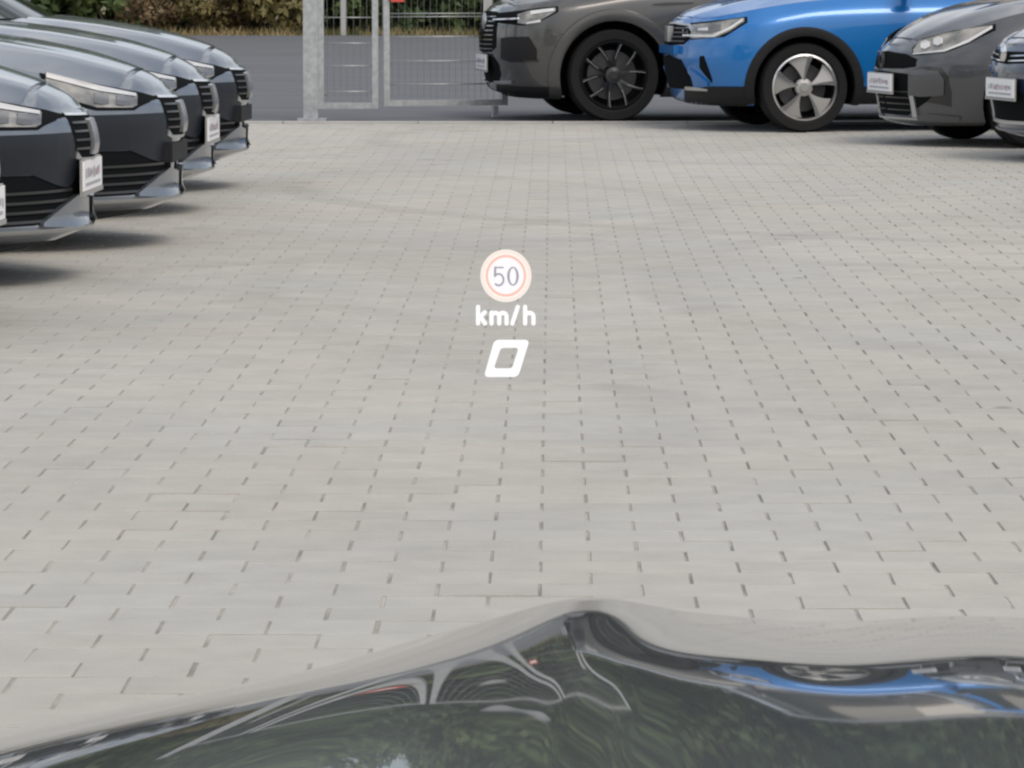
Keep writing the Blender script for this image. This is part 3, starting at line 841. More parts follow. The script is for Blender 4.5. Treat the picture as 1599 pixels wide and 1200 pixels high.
for sg in (1, -1):
    S1 = (sg,)
    part(car, 'lamp_surround', sh.patch([(0.095, 0.665, 0.73), (0.16, 0.645, 0.762), (0.40, 0.67, 0.79), (0.56, 0.77, 0.812)], d=0.002, sides=S1), M['void'])
    hl = part(car, 'headlight', sh.patch([(0.105, 0.672, 0.722), (0.18, 0.655, 0.752), (0.34, 0.665, 0.772), (0.44, 0.71, 0.79), (0.54, 0.775, 0.803)], d=0.006, sides=S1), M['lamp'])
    part(car, 'lens', sh.patch([(0.20, 0.70, 0.735), (0.30, 0.695, 0.75), (0.38, 0.72, 0.755)], d=0.011, sides=S1), M['lamp_dark'], hl)
    part(car, 'light_strip', sh.patch([(0.22, 0.712, 0.726), (0.29, 0.712, 0.735)], d=0.014, sides=S1, nz=2), M['led'], hl)
    part(car, 'light_strip', sh.patch([(0.11, 0.668, 0.680), (0.33, 0.668, 0.684), (0.45, 0.725, 0.745), (0.53, 0.78, 0.80)], d=0.012, sides=S1, nz=2), M['led'], hl)
    g = part(car, 'grille', sh.patch([(0.0, 0.60, 0.755), (0.33, 0.61, 0.745), (0.42, 0.65, 0.72)], 'y', d=0.006, sides=S1), M['void'])
    for k in range(4):
        zz = 0.625 + 0.031 * k
        part(car, 'slat', sh.patch([(0.02, zz, zz + 0.008), (0.36, zz + 0.004, zz + 0.012)], 'y', d=0.012, depth=0.01, sides=S1, nz=2), M['slat'], g)
    part(car, 'grille_frame', sh.patch([(0.0, 0.752, 0.766), (0.34, 0.742, 0.756), (0.44, 0.70, 0.722)], 'y', d=0.014, sides=S1, nz=2), M['satin'])
    part(car, 'lower_grille', sh.patch([(0.0, 0.29, 0.53), (0.32, 0.29, 0.50), (0.42, 0.30, 0.40)], 'y', d=0.004, sides=S1), M['void'])
    part(car, 'skid_trim', sh.patch([(0.13, 0.285, 0.31), (0.20, 0.285, 0.31), (0.29, 0.285, 0.298)], d=0.014, sides=S1, nz=2), M['satin'])
    part(car, 'fog_slot', sh.patch([(0.225, 0.45, 0.53), (0.255, 0.41, 0.535), (0.315, 0.34, 0.37)], d=0.003, sides=S1), M['void'])
    part(car, 'bumper_blade', sh.patch([(0.15, 0.415, 0.44), (0.20, 0.345, 0.415), (0.29, 0.322, 0.345)], d=0.014, depth=0.03, sides=S1), M['blue_paint'])
    part(car, 'front_skirt', sh.patch([(0.12, 0.18, 0.285), (0.3, 0.18, 0.318), (0.56, 0.18, 0.322)], d=0.008, sides=S1), M['cladding'])
    part(car, 'arch_trim', sh.arch(-0.80, 0.315, 0.360, 0.428, sides=S1, a0=-18, a1=200), M['cladding'])
    part(car, 'arch_trim', sh.arch(-0.80 - 2.56, 0.315, 0.360, 0.428, sides=S1, a0=-18, a1=200), M['cladding'])
    part(car, 'sill_trim', sh.patch([(1.20, 0.195, 0.32), (3.0, 0.195, 0.32)], 'x', d=0.010, sides=S1, nz=3), M['cladding'])
    part(car, 'window_trim', sh.patch([(1.62, 0.935, 0.948), (3.4, 0.95, 0.965)], 'x', d=-0.005, sides=S1, nz=2), M['trim_dull'])
e = MB(); e.box(-0.02, 0.022, -0.05, 0.05, 0.625, 0.735); e.build('emblem', M['satin'], car)
hb = MB(); hb.box(-0.04, 0.02, -0.265, 0.265, 0.54, 0.60); hb.build('plate_holder', M['blue_paint'], car)

# slate hatchback
SPS = dict(id='slate', psi=R(17), L=3.95, W=0.86, n=2.0, Lf=0.68, wx=0.78, wb=2.55, wr=0.31, well=0.35, hood_from=0.12, hood_to=1.12, bow=0.03,
    cowl=1.08, belt_z=0.95, roof_z=1.48, roof_from=1.8, crown=2.2, ridge=0.012, spin=R(11),
    rings=[(0.16, 0.76, z1(0.125, 0.15)), (0.05, 0.81, z1(0.16, 0.18)), (0.03, 0.85, z1(0.27, 0.29)), (0.0, 0.86, z1(0.42, 0.44)),
           (0.005, 0.86, [(0, 0.53), (0.5, 0.57), (0.8, 0.60), (4.2, 0.66)]), (0.03, 0.845, [(0, 0.60), (0.3, 0.65), (0.8, 0.77), (1.2, 0.83), (4.2, 0.87)]),
           (0.06, 0.74, [(0, 0.635), (0.1, 0.655), (0.3, 0.735), (0.55, 0.825), (0.8, 0.885), (1.1, 0.925), (4.2, 0.95)])],
    hood=[(0, 0.63), (0.1, 0.685), (0.22, 0.765), (0.4, 0.85), (0.56, 0.90), (0.72, 0.935), (1.1, 0.98), (4.2, 1.0)])
ms3 = wheel_meshes(0.31, 0.215, 0.2, 'split')
car, sh = base_car('parked_car', SPS, (2.17, 29.55, 0), math.pi + R(13), M['slate_paint'], 'slate grey hatchback with white plate between blue crossover and navy car', GRP, ms3)
for sg in (1, -1):
    S1 = (sg,)
    part(car, 'lamp_surround', sh.patch([(0.19, 0.595, 0.64), (0.25, 0.595, 0.70), (0.45, 0.635, 0.755), (0.72, 0.76, 0.80)], d=0.002, sides=S1), M['void'])
    hl = part(car, 'headlight', sh.patch([(0.20, 0.603, 0.63), (0.24, 0.604, 0.69), (0.40, 0.632, 0.738), (0.52, 0.675, 0.765), (0.70, 0.775, 0.792)], d=0.007, sides=S1), M['lamp'])
    for qq in (0.28, 0.36):
        part(car, 'lens', sh.patch([(qq - 0.026, 0.645 + (qq - 0.28) * 0.3, 0.68 + (qq - 0.28) * 0.3), (qq, 0.635 + (qq - 0.28) * 0.3, 0.692 + (qq - 0.28) * 0.3), (qq + 0.026, 0.65 + (qq - 0.28) * 0.3, 0.685 + (qq - 0.28) * 0.3)], d=0.016, depth=0.012, sides=S1, nq=6), M['led'], hl)
    part(car, 'light_strip', sh.patch([(0.20, 0.598, 0.606), (0.40, 0.622, 0.634), (0.55, 0.682, 0.70), (0.70, 0.772, 0.79)], d=0.012, sides=S1, nz=2), M['led'], hl)
    part(car, 'grille', sh.patch([(0.0, 0.50, 0.615), (0.30, 0.505, 0.60), (0.42, 0.52, 0.57)], 'y', d=0.006, sides=S1), M['void'])
    g = part(car, 'lower_grille', sh.patch([(0.0, 0.20, 0.485), (0.30, 0.20, 0.475), (0.50, 0.30, 0.46), (0.56, 0.35, 0.40)], 'y', d=0.004, sides=S1), M['void'])
    for k in range(4):
        zz = 0.23 + 0.04 * k
        part(car, 'slat', sh.patch([(0.02, zz, zz + 0.008), (0.36, zz, zz + 0.008)], 'y', d=0.010, depth=0.01, sides=S1, nz=2), M['slat'], g)
    part(car, 'bumper_duct', sh.patch([(0.19, 0.31, 0.50), (0.24, 0.295, 0.525), (0.37, 0.28, 0.52), (0.42, 0.27, 0.46), (0.44, 0.26, 0.36)], d=0.002, sides=S1), M['gloss_black'])
    part(car, 'duct_panel', sh.patch([(0.17, 0.33, 0.49), (0.25, 0.325, 0.505), (0.36, 0.335, 0.495), (0.395, 0.34, 0.44)], d=0.010, sides=S1), M['slate_paint'])
    part(car, 'splitter', sh.patch([(0.08, 0.175, 0.195), (0.18, 0.17, 0.192), (0.30, 0.17, 0.215), (0.5, 0.165, 0.20)], d=0.014, depth=0.03, sides=S1, nz=3), M['slate_paint'])
    part(car, 'skid_trim', sh.patch([(0.0, 0.172, 0.185), (0.40, 0.172, 0.185)], 'y', d=0.020, sides=S1, nz=2), M['satin'])
    part(car, 'grille_post', sh.patch([(0.36, 0.19, 0.33), (0.40, 0.19, 0.33)], 'y', d=0.018, sides=S1, nz=3, nq=4), M['satin'])
e = MB(); e.lathe([(0.028, 0.012), (0.05, 0.012), (0.055, 0.0)], 24)
eo = e.build('emblem', M['slat'], car, True); eo.rotation_euler = (0, 0, -math.pi / 2); eo.location = (0.005, 0, 0.56)
plate(car, 0.02, 0.41)

# navy car
SPN = dict(SPS, id='navy', n=2.3, Lf=0.62,
    rings=[(0.16, 0.78, z1(0.135, 0.16)), (0.05, 0.83, z1(0.18, 0.20)), (0.03, 0.86, z1(0.30, 0.32)), (0.0, 0.875, z1(0.45, 0.47)),
           (0.005, 0.875, [(0, 0.56), (0.5, 0.60), (0.8, 0.63), (4.2, 0.68)]), (0.03, 0.855, [(0, 0.64), (0.3, 0.68), (0.8, 0.78), (1.2, 0.84), (4.2, 0.88)]),
           (0.06, 0.76, [(0, 0.68), (0.1, 0.70), (0.3, 0.76), (0.55, 0.84), (0.8, 0.89), (1.1, 0.93), (4.2, 0.95)])],
    hood=[(0, 0.68), (0.1, 0.73), (0.22, 0.79), (0.4, 0.86), (0.56, 0.905), (0.72, 0.94), (1.1, 0.985), (4.2, 1.0)])
car, sh = base_car('parked_car', SPN, (2.73, 27.2, 0), math.pi + R(13), M['navy_paint'], 'dark navy car cut by the right picture edge, nearest of the right row', GRP, ms3)
for sg in (1, -1):
    S1 = (sg,)
    hl = part(car, 'headlight', sh.patch([(0.22, 0.645, 0.68), (0.30, 0.635, 0.72), (0.45, 0.66, 0.76), (0.66, 0.76, 0.80)], d=0.006, sides=S1), M['lamp'])
    part(car, 'light_strip', sh.patch([(0.23, 0.642, 0.652), (0.45, 0.662, 0.678), (0.64, 0.755, 0.775)], d=0.012, sides=S1, nz=2), M['led'], hl)
    g = part(car, 'grille', sh.patch([(0.0, 0.585, 0.66), (0.40, 0.60, 0.665), (0.55, 0.63, 0.66)], 'y', d=0.005, sides=S1), M['void'])
    for k in range(2):
        zz = 0.60 + 0.03 * k
        part(car, 'slat', sh.patch([(0.06, zz, zz + 0.008), (0.50, zz + 0.016, zz + 0.024)], 'y', d=0.014, depth=0.012, sides=S1, nz=2), M['chrome'], g)
    part(car, 'bumper_ledge', sh.patch([(0.0, 0.53, 0.565), (0.45, 0.54, 0.575)], 'y', d=0.018, sides=S1, nz=3), M['navy_paint'])
    part(car, 'lower_grille', sh.patch([(0.0, 0.24, 0.42), (0.45, 0.25, 0.41)], 'y', d=0.004, sides=S1), M['void'])
    part(car, 'grille_frame', sh.patch([(0.0, 0.222, 0.242), (0.45, 0.228, 0.248)], 'y', d=0.016, sides=S1, nz=2), M['satin'])
    part(car, 'grille_frame', sh.patch([(0.44, 0.228, 0.42), (0.475, 0.24, 0.41)], 'y', d=0.016, sides=S1, nz=3, nq=4), M['satin'])
    part(car, 'lip', sh.patch([(0.0, 0.172, 0.188), (0.5, 0.175, 0.19)], 'y', d=0.016, sides=S1, nz=2), M['satin'])
e = MB(); e.lathe([(0.001, 0.014), (0.05, 0.014), (0.058, 0.0)], 24)
eo = e.build('emblem', M['chrome'], car, True); eo.rotation_euler = (0, 0, -math.pi / 2); eo.location = (0.006, 0, 0.655)
plate(car, 0.022, 0.44)

# ------------------------------------------------------------------ gate at the end of the yard
def wx(px, y): return (px - VAN_X) * y / F_PX
GY = 33.95
gp = empty('gate_post', (wx(490, GY), GY, 0))
tag(gp, 'thick grey galvanised gate post at the end of the paving', 'post')
b = MB(); b.box(-0.075, 0.035, -0.055, 0.055, 0, 2.25); b.build('post', M['galv'], gp)
b = MB(); b.box(-0.085, 0.045, -0.065, 0.065, 2.25, 2.27); b.build('cap', M['galv'], gp)
for zz in (0.20, 1.85):
    b = MB(); b.tube([(0.035, 0.02, zz), (0.10, 0.02, zz)], 0.016, 10); b.build('hinge', M['galv'], gp)
b = MB(); b.box(-0.12, 0.10, -0.12, 0.12, -0.02, 0.010); b.build('base_plate', M['galv'], gp)

def gate_leaf(x0, x1, y0, y1, label, z0=0.085, ztop=2.05, hz=None, double=(), step=0.05):
    L = math.hypot(x1 - x0, y1 - y0)
    g = empty('gate_leaf', (x0, y0, 0), math.atan2(y1 - y0, x1 - x0))
    tag(g, label, 'gate')
    for xa in (0, L - 0.045):
        b = MB(); b.box(xa, xa + 0.045, -0.022, 0.022, z0, ztop); b.build('stile', M['galv'], g)
    for za, h in ((z0, 0.045), (ztop - 0.045, 0.045)):
        b = MB(); b.box(0.046, L - 0.046, -0.021, 0.021, za, za + h); b.build('rail', M['galv'], g)
    for zz in hz:
        b = MB(); b.tube([(0.03, -0.006, zz), (L - 0.03, -0.006, zz)], 0.0042, 6); b.build('wire', M['galv'], g, True)
    n = int((L - 0.06) / step)
    for k in range(n):
        xx = 0.045 + step * (k + 0.5)
        b = MB(); b.tube([(xx, 0.003, z0 + 0.04), (xx, 0.003, ztop - 0.04)], 0.0013, 5); b.build('bar', M['galv'], g, True)
    return g
def zat(py, y): return CAM_H - (py - HORIZON) * y / F_PX
gate_leaf(wx(497, GY), wx(591, GY), GY, GY, 'narrow galvanised wire gate leaf hung on the thick post', hz=[zat(p, GY) for p in (142, 102, 67, 27, -13, -53, -93)])
G2 = 34.35
gl2 = gate_leaf(wx(599, G2), wx(792, G2 + 0.25), G2, G2 + 0.25, 'wide galvanised wire gate leaf reaching behind the grey SUV', z0=0.09, hz=[zat(p, G2) for p in (131, 95, 57, 26, 21, -20, -57, -94, -131, -168)])
b = MB(); b.box(0.86, 0.90, -0.03, 0.03, 0.0, 0.085); b.build('foot', M['galv'], gl2)
sg_ = empty('warning_sign', (wx(607, G2) , G2 - 0.05, 0.885), math.atan2(0.25, wx(792, G2 + 0.25) - wx(599, G2)))
tag(sg_, 'small red sign plate fixed to the wide gate leaf', 'sign')
b = MB(); b.box(0.02, 0.125, -0.003, 0.0, 0.0, 0.16); b.build('plate', M['sign_red'], sg_)
b = MB(); b.box(0.035, 0.11, -0.0055, -0.0032, 0.045, 0.115); b.build('panel', M['plate'], sg_)
for xx in (0.03, 0.115):
    b = MB(); b.tube([(xx, -0.006, 0.08), (xx, 0.03, 0.08)], 0.004, 6); b.build('bolt', M['galv'], sg_)
for px, yy, lab in ((537, 70.8, 'thin grey post by the hedge seen through the narrow gate leaf'), (762, 71.0, 'pale grey post by the hedge just left of the grey SUV')):
    p = empty('fence_post', (wx(px, yy), yy, 0)); tag(p, lab, 'post')
    w = 0.04 if px < 600 else 0.07
    b = MB(); b.box(-w, w, -w, w, -0.05, 2.0); b.build('shaft', M['post_grey'], p)
    b = MB(); b.box(-w - 0.01, w + 0.01, -w - 0.01, w + 0.01, 2.0, 2.03); b.build('cap', M['post_grey'], p)

# ------------------------------------------------------------------ greenery beyond the road
def leaf_mat(name, c1, c2, scale=3.0):
    m = add_noise_color(mat(name, c1, 0.6, spec=0.3), c1, c2, scale, 3, 'Position', 0.3, 0.7)
    b = m.node_tree.nodes['Principled BSDF']
    return m
M['leaf_dark'] = leaf_mat('dark foliage', (0.026, 0.048, 0.018), (0.075, 0.110, 0.040))
M['leaf_mid'] = leaf_mat('mid foliage', (0.050, 0.085, 0.024), (0.115, 0.150, 0.055))
M['leaf_dry'] = leaf_mat('dry foliage', (0.11, 0.10, 0.035), (0.20, 0.16, 0.07))
M['leaf_brown'] = leaf_mat('brown foliage', (0.10, 0.070, 0.040), (0.17, 0.12, 0.065))
M['bark'] = add_noise_color(mat('bark', (0.10, 0.075, 0.05), 0.9), (0.06, 0.045, 0.03), (0.13, 0.10, 0.07), 6)

def crown_mesh(n, rx, rz, size, seed, clumps=22):
    g = np.random.default_rng(seed)
    cc = g.normal(size=(clumps, 3)); cc /= np.linalg.norm(cc, axis=1)[:, None]
    cc *= (g.uniform(0.35, 1.0, clumps) ** 0.6)[:, None] * np.array([rx, rx, rz]) * 0.78
    cr = g.uniform(0.22, 0.42, clumps) * rx
    k = g.integers(0, clumps, n)
    d = g.normal(size=(n, 3)); d /= np.linalg.norm(d, axis=1)[:, None]
    p = cc[k] + d * (cr[k] * g.uniform(0.5, 1.0, n) ** 0.5)[:, None]
    a = g.normal(size=(n, 3)); a /= np.linalg.norm(a, axis=1)[:, None]
    b_ = np.cross(a, d + g.normal(size=(n, 3)) * 0.4); b_ /= np.linalg.norm(b_, axis=1)[:, None] + 1e-9
    s = size * g.uniform(0.6, 1.3, n)[:, None]
    V = np.stack([p - a * s, p + b_ * s * 0.5, p + a * s, p - b_ * s * 0.5], 1).reshape(-1, 3)
    me = bpy.data.meshes.new('crown')
    me.from_pydata(V.tolist(), [], [(4*i, 4*i+1, 4*i+2, 4*i+3) for i in range(n)]); me.update()
    return me
def trunk_mesh(h, r, seed, rx):
    g = random.Random(seed); mb = MB()
    mb.tube([(0, 0, -0.3), (0.05, 0, h * 0.4), (g.uniform(-.2, .2), g.uniform(-.2, .2), h)], [r, r * 0.8, r * 0.45], 8)
    for k in range(6):
        a = 2 * math.pi * k / 6 + g.uniform(0, 0.6); z = h * g.uniform(0.5, 0.9)
        mb.tube([(0.02, 0, z), (math.cos(a) * rx * 0.4, math.sin(a) * rx * 0.4, z + h * 0.25), (math.cos(a) * rx * 0.7, math.sin(a) * rx * 0.7, z + h * 0.5)], [r * 0.4, r * 0.25, r * 0.1], 6)
    return mb.mesh('trunk')
TREES = []
for i, (hh, rx, rz_, mk) in enumerate(((2.2, 2.6, 3.2, 'leaf_dark'), (2.6, 2.9, 3.6, 'leaf_mid'), (1.8, 2.3, 2.7, 'leaf_dark'), (2.4, 2.4, 3.9, 'leaf_mid'))):
    cm = crown_mesh(7000, rx, rz_, 0.19, 40 + i, 40); cm.materials.append(M[mk])
    tm = trunk_mesh(hh + 1.6, 0.16, i, rx); tm.materials.append(M['bark'])
    TREES.append((cm, tm, hh, rz_, mk))
g = random.Random(3)
ORD = ['first', 'second', 'third', 'fourth', 'fifth', 'sixth', 'seventh', 'eighth', 'ninth', 'tenth', 'eleventh', 'twelfth', 'thirteenth', 'fourteenth', 'fifteenth', 'sixteenth', 'seventeenth', 'eighteenth', 'nineteenth', 'twentieth', 'twenty-first', 'twenty-second', 'twenty-third', 'twenty-fourth', 'twenty-fifth', 'twenty-sixth', 'twenty-seventh', 'twenty-eighth', 'twenty-ninth', 'thirtieth']
spots = []
for k in range(14):
    spots.append((-14 + k * 1.95 + g.uniform(-0.6, 0.6), 75.5 + g.uniform(-0.5, 3.5) + (2.5 if k % 2 else 0)))
for i, (x, y) in enumerate(spots):
    cm, tm, hh, rz_, mk = TREES[g.randrange(4)]
    t = empty('tree', (x, y, -0.05), g.uniform(0, 6.28)); s = g.uniform(0.85, 1.2); t.scale = (s, s, s)
    tag(t, ORD[i] + ' leafy tree from the left in the green belt beyond the road', 'tree', 'trees in the belt beyond the road')
    link('crown', cm, None, t, False).location = (0, 0, hh * 0.55 + rz_ * 0.72)
    link('trunk', tm, None, t, True)
for i in range(15):
    cm, tm, hh, rz_, mk = TREES[g.randrange(4)]
    t = empty('tree', (-17 + i * 2.25 + g.uniform(-0.5, 0.5), 84 + g.uniform(-1, 2), -0.05), g.uniform(0, 6.28)); s = g.uniform(1.35, 1.65); t.scale = (s, s, s)
    tag(t, ORD[i] + ' tall tree from the left in the back row behind the green belt', 'tree', 'tall trees behind the belt')
    link('crown', cm, None, t, False).location = (0, 0, hh * 0.3 + rz_ * 0.72)
    link('trunk', tm, None, t, True)
BUSH = {}
for mk, n in (('leaf_dark', 1500), ('leaf_mid', 1500), ('leaf_dry', 1300), ('leaf_brown', 1100)):
    BUSH[mk] = crown_mesh(n, 0.75, 0.62, 0.075, hash(mk) % 1000 if False else len(mk) * 7 + n, 16); BUSH[mk].materials.append(M[mk])
st = MB(); 
for k in range(5):
    a = 2 * math.pi * k / 5
    st.tube([(0.03 * math.cos(a), 0.03 * math.sin(a), -0.1), (0.3 * math.cos(a), 0.3 * math.sin(a), 0.55)], [0.015, 0.006], 5)
stm = st.mesh('stem'); stm.materials.append(M['bark'])
def bush(px, y, s, mk, label, group):
    o = empty('bush', (wx(px, y), y, -0.04), g.uniform(0, 6.28)); o.scale = (s, s, s)
    tag(o, label, 'bush', group)
    link('foliage', BUSH[mk], None, o, False).location = (0, 0, 0.5)
    link('stem', stm, None, o, True)
nb_ = 0
for k in range(28):
    px = -60 + k * 62 + g.uniform(-18, 18)
    if 150 < px < 480 and k % 2: continue
    bush(px, 72.6 + g.uniform(0, 1.3), g.uniform(0.9, 1.35), 'leaf_dark' if g.random() < 0.55 else 'leaf_mid', ORD[nb_] + ' low green bush from the left in the hedge under the trees', 'green bushes at the foot of the tree belt'); nb_ += 1
for px, y, s, mk, lab in ((318, 71.6, 0.62, 'leaf_dry', 'low straw coloured bush at the road edge, left of the dry yellow shrubs'),
                     (395, 71.9, 1.15, 'leaf_dry', 'tall yellowing shrub left of the gate post, farther left of two'),
                     (448, 71.9, 1.2, 'leaf_dry', 'tall yellowing shrub close left of the gate post'),
                     (345, 72.2, 0.95, 'leaf_brown', 'brown withered shrub beside the yellowing shrubs'),
                     (235, 72.2, 0.75, 'leaf_brown', 'brown withered shrub above the farthest car of the left row')):
    bush(px, y, s, mk, lab, None)
# dry grass fringe along the far road edge
V, Fq = [], []
gg = np.random.default_rng(11)
for k in range(7000):
    x, y = gg.uniform(-12, 12), 70.6 + abs(gg.normal(0, 0.7)); h = gg.uniform(0.04, 0.16); a = gg.uniform(0, 6.28); l = gg.normal(0, 0.08, 2)
    n = len(V); dx, dy = 0.010 * math.cos(a), 0.010 * math.sin(a)
    V += [(x - dx, y - dy, -0.05), (x + dx, y + dy, -0.05), (x + l[0], y + l[1], h)]; Fq.append((n, n + 1, n + 2))
me = mesh(V, Fq, 'grass'); M['grass'] = add_noise_color(mat('dry grass', (0.2, 0.17, 0.07), 0.8), (0.09, 0.10, 0.03), (0.34, 0.25, 0.13), 0.5, 4)
o = link('grass', me, M['grass'], None, False); tag(o, 'dry grass fringe along the far edge of the road', None, None, 'stuff')

# ------------------------------------------------------------------ the bonnet of the car the photographer sits in
BGX = [-0.5, -0.36, -0.2, -0.1, -0.05, -0.025, -0.008, 0.004, 0.013, 0.021, 0.029, 0.038, 0.05, 0.065, 0.09, 0.13, 0.2, 0.3, 0.55, 0.9, 1.3]
BGZ = [-0.11, -0.06892, -0.031, -0.01526, -0.01272, -0.00871, -0.00513, -0.0029, -0.00158, -0.00096, -0.00064, -0.00044, -0.00056, -0.00044, -0.00027, -0.00047, 0.00317, -0.0079, -0.03, -0.05, -0.12]
BFY = [1.0, 1.3, 1.5, 1.7, 1.85, 2.0, 2.1, 2.2, 2.3, 2.45, 2.75]
BFS = [0.04931, 0.04995, 0.05166, 0.06324, 0.07536, 0.08998, 0.09433, 0.09863, 0.1011, 0.44695, 5.77906]      # fall of the panel towards the nose
BHX = [-0.36, -0.12, 0.0, 0.04, 0.1, 0.3]
BHZ = [-0.04516, -0.03315, 0.019, 0.00049, -0.01883, -0.0128]
B_Z0, B_SKEW = 0.92488, 0.03661
def spline(x, xs, ys):
    xs, ys = np.array(xs), np.array(ys); n = len(xs); h = np.diff(xs)
    A = np.zeros((n, n)); b = np.zeros(n); A[0, 0] = A[-1, -1] = 1
    for i in range(1, n - 1):
        A[i, i-1], A[i, i], A[i, i+1] = h[i-1], 2 * (h[i-1] + h[i]), h[i]
        b[i] = 6 * ((ys[i+1] - ys[i]) / h[i] - (ys[i] - ys[i-1]) / h[i-1])
    m = np.linalg.solve(A, b)
    xc = np.clip(x, xs[0], xs[-1]); i = np.clip(np.searchsorted(xs, xc) - 1, 0, n - 2)
    d = xc - xs[i]; hh = h[i]; sl = (ys[i+1] - ys[i]) / hh - hh * (2 * m[i] + m[i+1]) / 6
    return ys[i] + d * (sl + d * (m[i] / 2 + d * (m[i+1] - m[i]) / (6 * hh)))
yf = np.linspace(1.0, 2.75, 200001)
sl = np.minimum(np.maximum.accumulate(spline(yf, BFY, BFS)), 1.3)
ff = -np.concatenate([[0], np.cumsum((sl[1:] + sl[:-1]) / 2 * np.diff(yf))]); ff -= np.interp(2.0, yf, ff)
bx = np.concatenate([np.linspace(-0.48, -0.24, 40)[:-1], np.linspace(-0.24, 0.24, 300)[:-1], np.linspace(0.24, 1.2, 50)])
by = np.concatenate([np.linspace(1.02, 1.3, 12)[:-1], np.linspace(1.3, 2.45, 420)[:-1], np.linspace(2.45, 2.74, 30)])
BX, BY = np.meshgrid(bx, by, indexing='ij')
XP = BX - B_SKEW * (BY - 2)
BZ = np.interp(BY, yf, ff) + B_Z0 + spline(XP, BGX, BGZ) + spline(XP, BHX, BHZ) * (BY - 2)
Pa = np.stack([BX, BY, BZ], -1)
nosez = np.linspace(0, 1, 14)[1:]
front = np.stack([np.stack([bx, np.full_like(bx, 2.74 + 0.06 * math.sin(f * 1.5)), Pa[:, -1, 2] * (1 - f) + 0.30 * f], -1) for f in nosez], 1)
Pa = np.concatenate([Pa, front], 1)
own = empty('foreground_car', (0.35, 1.6, 0))
tag(own, 'glossy black bonnet with raised crease in the foreground, mirroring cars and trees', 'car')
hb = MB(); hb.grid((Pa - np.array([0.35, 1.6, 0])).tolist())
ho = hb.build('bonnet', M['own_paint'], own, True)
# faint dust on the bonnet
t_, b_, N_, L_ = nodes(M['own_paint'])
tc = N_('ShaderNodeTexCoord'); no = N_('ShaderNodeTexNoise'); no.inputs['Scale'].default_value = 420; no.inputs['Detail'].default_value = 2
L_(tc.outputs['Object'], no.inputs['Vector'])
mr = N_('ShaderNodeMapRange'); mr.inputs[1].default_value, mr.inputs[2].default_value = 0.72, 0.8; mr.inputs[3].default_value, mr.inputs[4].default_value = 0.022, 0.25
L_(no.outputs[0], mr.inputs[0]); L_(mr.outputs[0], b_.inputs['Coat Roughness'])

# ------------------------------------------------------------------ head-up display, its image stands above the bonnet
HD = 2.25
cx, cy = 790.0, 490.0
dirv = Vector(((cx - 799.5) / F_PX, -(cy - 600) / F_PX, -1.0))
rot = cam.rotation_euler.to_matrix()
hud = bpy.data.objects.new('head_up_display', None)
col.objects.link(hud)
hud.location = Vector(cam.location) + rot @ (dirv * HD)
hud.rotation_euler = (math.pi / 2 - PITCH, 0, YAW)
hud.empty_display_size = 0.05
tag(hud, 'glowing head-up display with 50 limit sign, km/h and 0', 'display')
K = HD / F_PX
def glow(name, c, s=1.0):
    m = bpy.data.materials.new(name); m.use_nodes = True
    t = m.node_tree; t.nodes.clear()
    e = t.nodes.new('ShaderNodeEmission'); o = t.nodes.new('ShaderNodeOutputMaterial')
    e.inputs[0].default_value = (*c, 1); e.inputs[1].default_value = s
    t.links.new(e.outputs[0], o.inputs[0])
    return m
G_WHITE = glow('display white', (1.0, 1.0, 1.0), 1.05)
G_SOFT = glow('display soft white', (1.0, 0.985, 0.99), 1.0)
G_CREAM = glow('display cream', (1.0, 0.93, 0.85))
G_PINK = glow('display pink', (1.0, 0.53, 0.44))
G_ROSE = glow('display rose', (0.98, 0.70, 0.62))
G_VIOLET = glow('display violet grey', (0.40, 0.36, 0.45))
def L2(x, y, z=0.0): return ((x - cx) * K, -(y - cy) * K, z)
def slab(mb, outline, z0, z1_):
    n = len(outline)
    v = [L2(x, y, z1_) for x, y in outline] + [L2(x, y, z0) for x, y in outline]
    mb.add(v, [tuple(range(n)), tuple(reversed(range(n, 2*n)))] + [(i, (i+1) % n, n + (i+1) % n, n + i) for i in range(n)])
def stroke(mb, pts, w, z0=0.0, z1_=0.0006, caps=True, w2=None):
    pts = [np.array(p, float) for p in pts]; n = len(pts)
    left, right = [], []
    for i in range(n):
        d = pts[min(i+1, n-1)] - pts[max(i-1, 0)]; d /= np.linalg.norm(d) + 1e-9
        nn = np.array([-d[1], d[0]])
        ww = (w if w2 is None else w + (w2 - w) * i / max(n - 1, 1)) / 2
        left.append(pts[i] + nn * ww); right.append(pts[i] - nn * ww)
    def cap(p, q, c):
        a0 = math.atan2(*(p - c)[::-1]); r = np.linalg.norm(p - c)
        return [c + r * np.array([math.cos(a0 - math.pi * k / 6), math.sin(a0 - math.pi * k / 6)]) for k in range(1, 6)]
    out = left + (cap(left[-1], right[-1], pts[-1]) if caps else []) + right[::-1] + (cap(right[0], left[0], pts[0]) if caps else [])
    slab(mb, [tuple(p) for p in out], z0, z1_)
def disc(mb, x, y, r0, r1, z0, z1_, n=64, ry=1.03):
    if r0 <= 0:
        slab(mb, [(x + r1 * math.cos(2*math.pi*k/n), y + r1 * ry * math.sin(2*math.pi*k/n)) for k in range(n)], z0, z1_)
    else:
        for k in range(n):
            a, b = 2*math.pi*k/n, 2*math.pi*(k+1)/n
            slab(mb, [(x + r * math.cos(t), y + r * ry * math.sin(t)) for r, t in ((r0, a), (r1, a), (r1, b), (r0, b))], z0, z1_)
sign = MB(); disc(sign, 790, 431, 0, 27.6, 0.0, 0.0006)
so = sign.build('limit_sign', G_SOFT, hud)
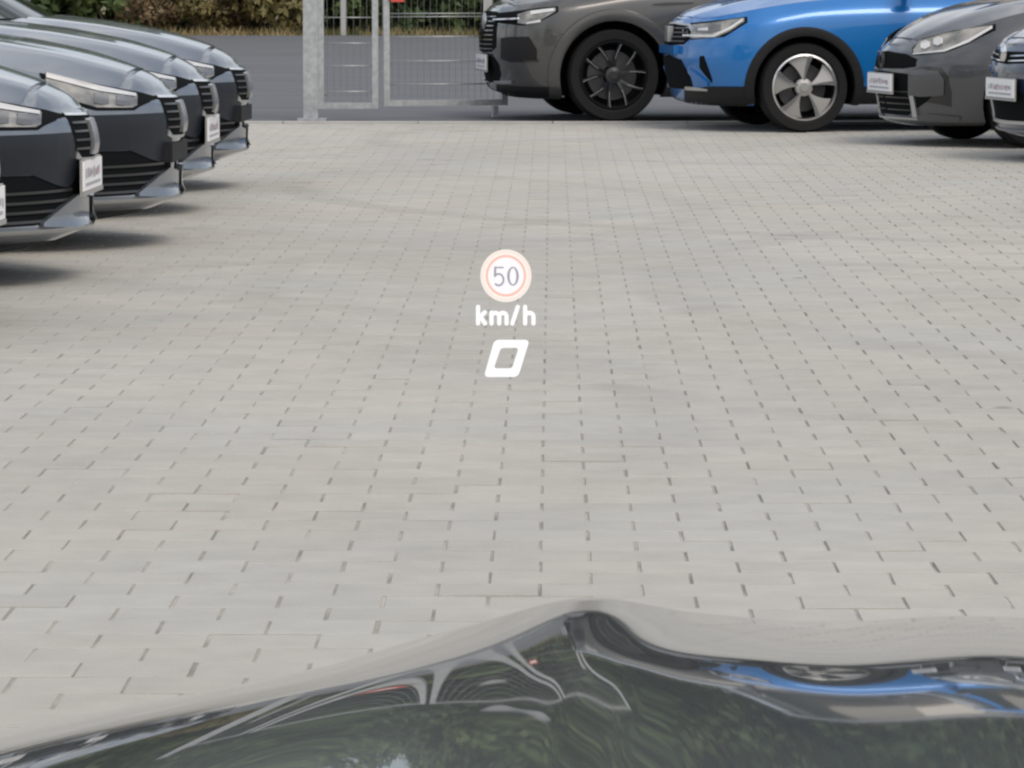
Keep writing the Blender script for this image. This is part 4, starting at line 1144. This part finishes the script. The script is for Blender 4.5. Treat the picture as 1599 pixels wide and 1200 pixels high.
for r0, r1, gm in ((27.6, 29.0, G_ROSE), (29.0, 31.4, G_PINK), (31.4, 36.0, G_CREAM), (36.0, 37.0, G_ROSE), (37.0, 39.8, G_CREAM)):
    rb = MB(); disc(rb, 790, 431, r0, r1, 0.0, 0.0006); rb.build('ring', gm, so)
five = MB()
arc = [(772.5 + 6.2 + 7.6 * math.cos(R(a)), 437.2 + 9.0 * math.sin(R(a))) for a in range(-125, 141, 15)]
stroke(five, [(785.5, 418.2), (773.2, 418.2)], 2.4, 0.0007, 0.0011); stroke(five, [(773.4, 418.2), (772.8, 431.5)], 3.4, 0.0007, 0.0011)
stroke(five, [(772.8, 431.5)] + arc, 3.0, 0.0007, 0.0011)
five.build('digit', G_VIOLET, so)
zero = MB()
for k in range(40):
    a, b = 2*math.pi*k/40, 2*math.pi*(k+1)/40
    slab(zero, [(801 + rx_ * math.cos(t), 431.8 + ry_ * math.sin(t)) for rx_, ry_, t in ((5.2, 12.6, a), (9.0, 14.8, a), (9.0, 14.8, b), (5.2, 12.6, b))], 0.0007, 0.0011)
zero.build('digit', G_VIOLET, so)
def letter(name, strokes, w):
    for k, pts in enumerate(strokes):
        pass
    mb = MB()
    for k, pts in enumerate(strokes): stroke(mb, pts, w, 0.0002 * k, 0.0006 + 0.0002 * k)
    mb.build('letter', G_WHITE, hud)
W_ = 6.6
letter('k', [[(746.5, 479.5), (746.5, 505.5)], [(757, 488), (747.5, 497.5)], [(750.5, 495.5), (757.5, 505.5)]], W_)
hump = lambda x0, x1: [(x0, 496)] + [((x0+x1)/2 - (x1-x0)/2 * math.cos(R(a)), 494.5 - 5.6 * math.sin(R(a))) for a in range(0, 181, 20)] + [(x1, 505.5)]
letter('m', [[(767.5, 488.5), (767.5, 505.5)], hump(767.5, 779.5), hump(779.5, 791)], W_)
letter('slash', [[(808.5, 479.5), (800, 505.5)]], W_)
letter('h', [[(820, 479.5), (820, 505.5)], hump(820, 833)], W_)
# the speed: a slanted zero with rounded corners
def rpoly(pts, r):
    out = []; n = len(pts)
    for i in range(n):
        p, a, b = np.array(pts[i], float), np.array(pts[i-1], float), np.array(pts[(i+1) % n], float)
        u, v = (a - p) / np.linalg.norm(a - p), (b - p) / np.linalg.norm(b - p)
        for k in range(7):
            f = k / 6
            out.append(tuple((1-f)**2 * (p + u * r) + 2 * f * (1-f) * p + f**2 * (p + v * r)))
    return out
outer = rpoly([(772, 531), (827, 531), (809, 589), (755.5, 589)], 8)
inner = rpoly([(782, 543.5), (810, 543.5), (799.5, 575.5), (771, 575.5)], 5)
sp0 = MB()
for i in range(len(outer)):
    j = (i + 1) % len(outer)
    slab(sp0, [outer[i], outer[j], inner[j], inner[i]], 0.0, 0.0006)
sp0.build('speed_digit', G_WHITE, hud)
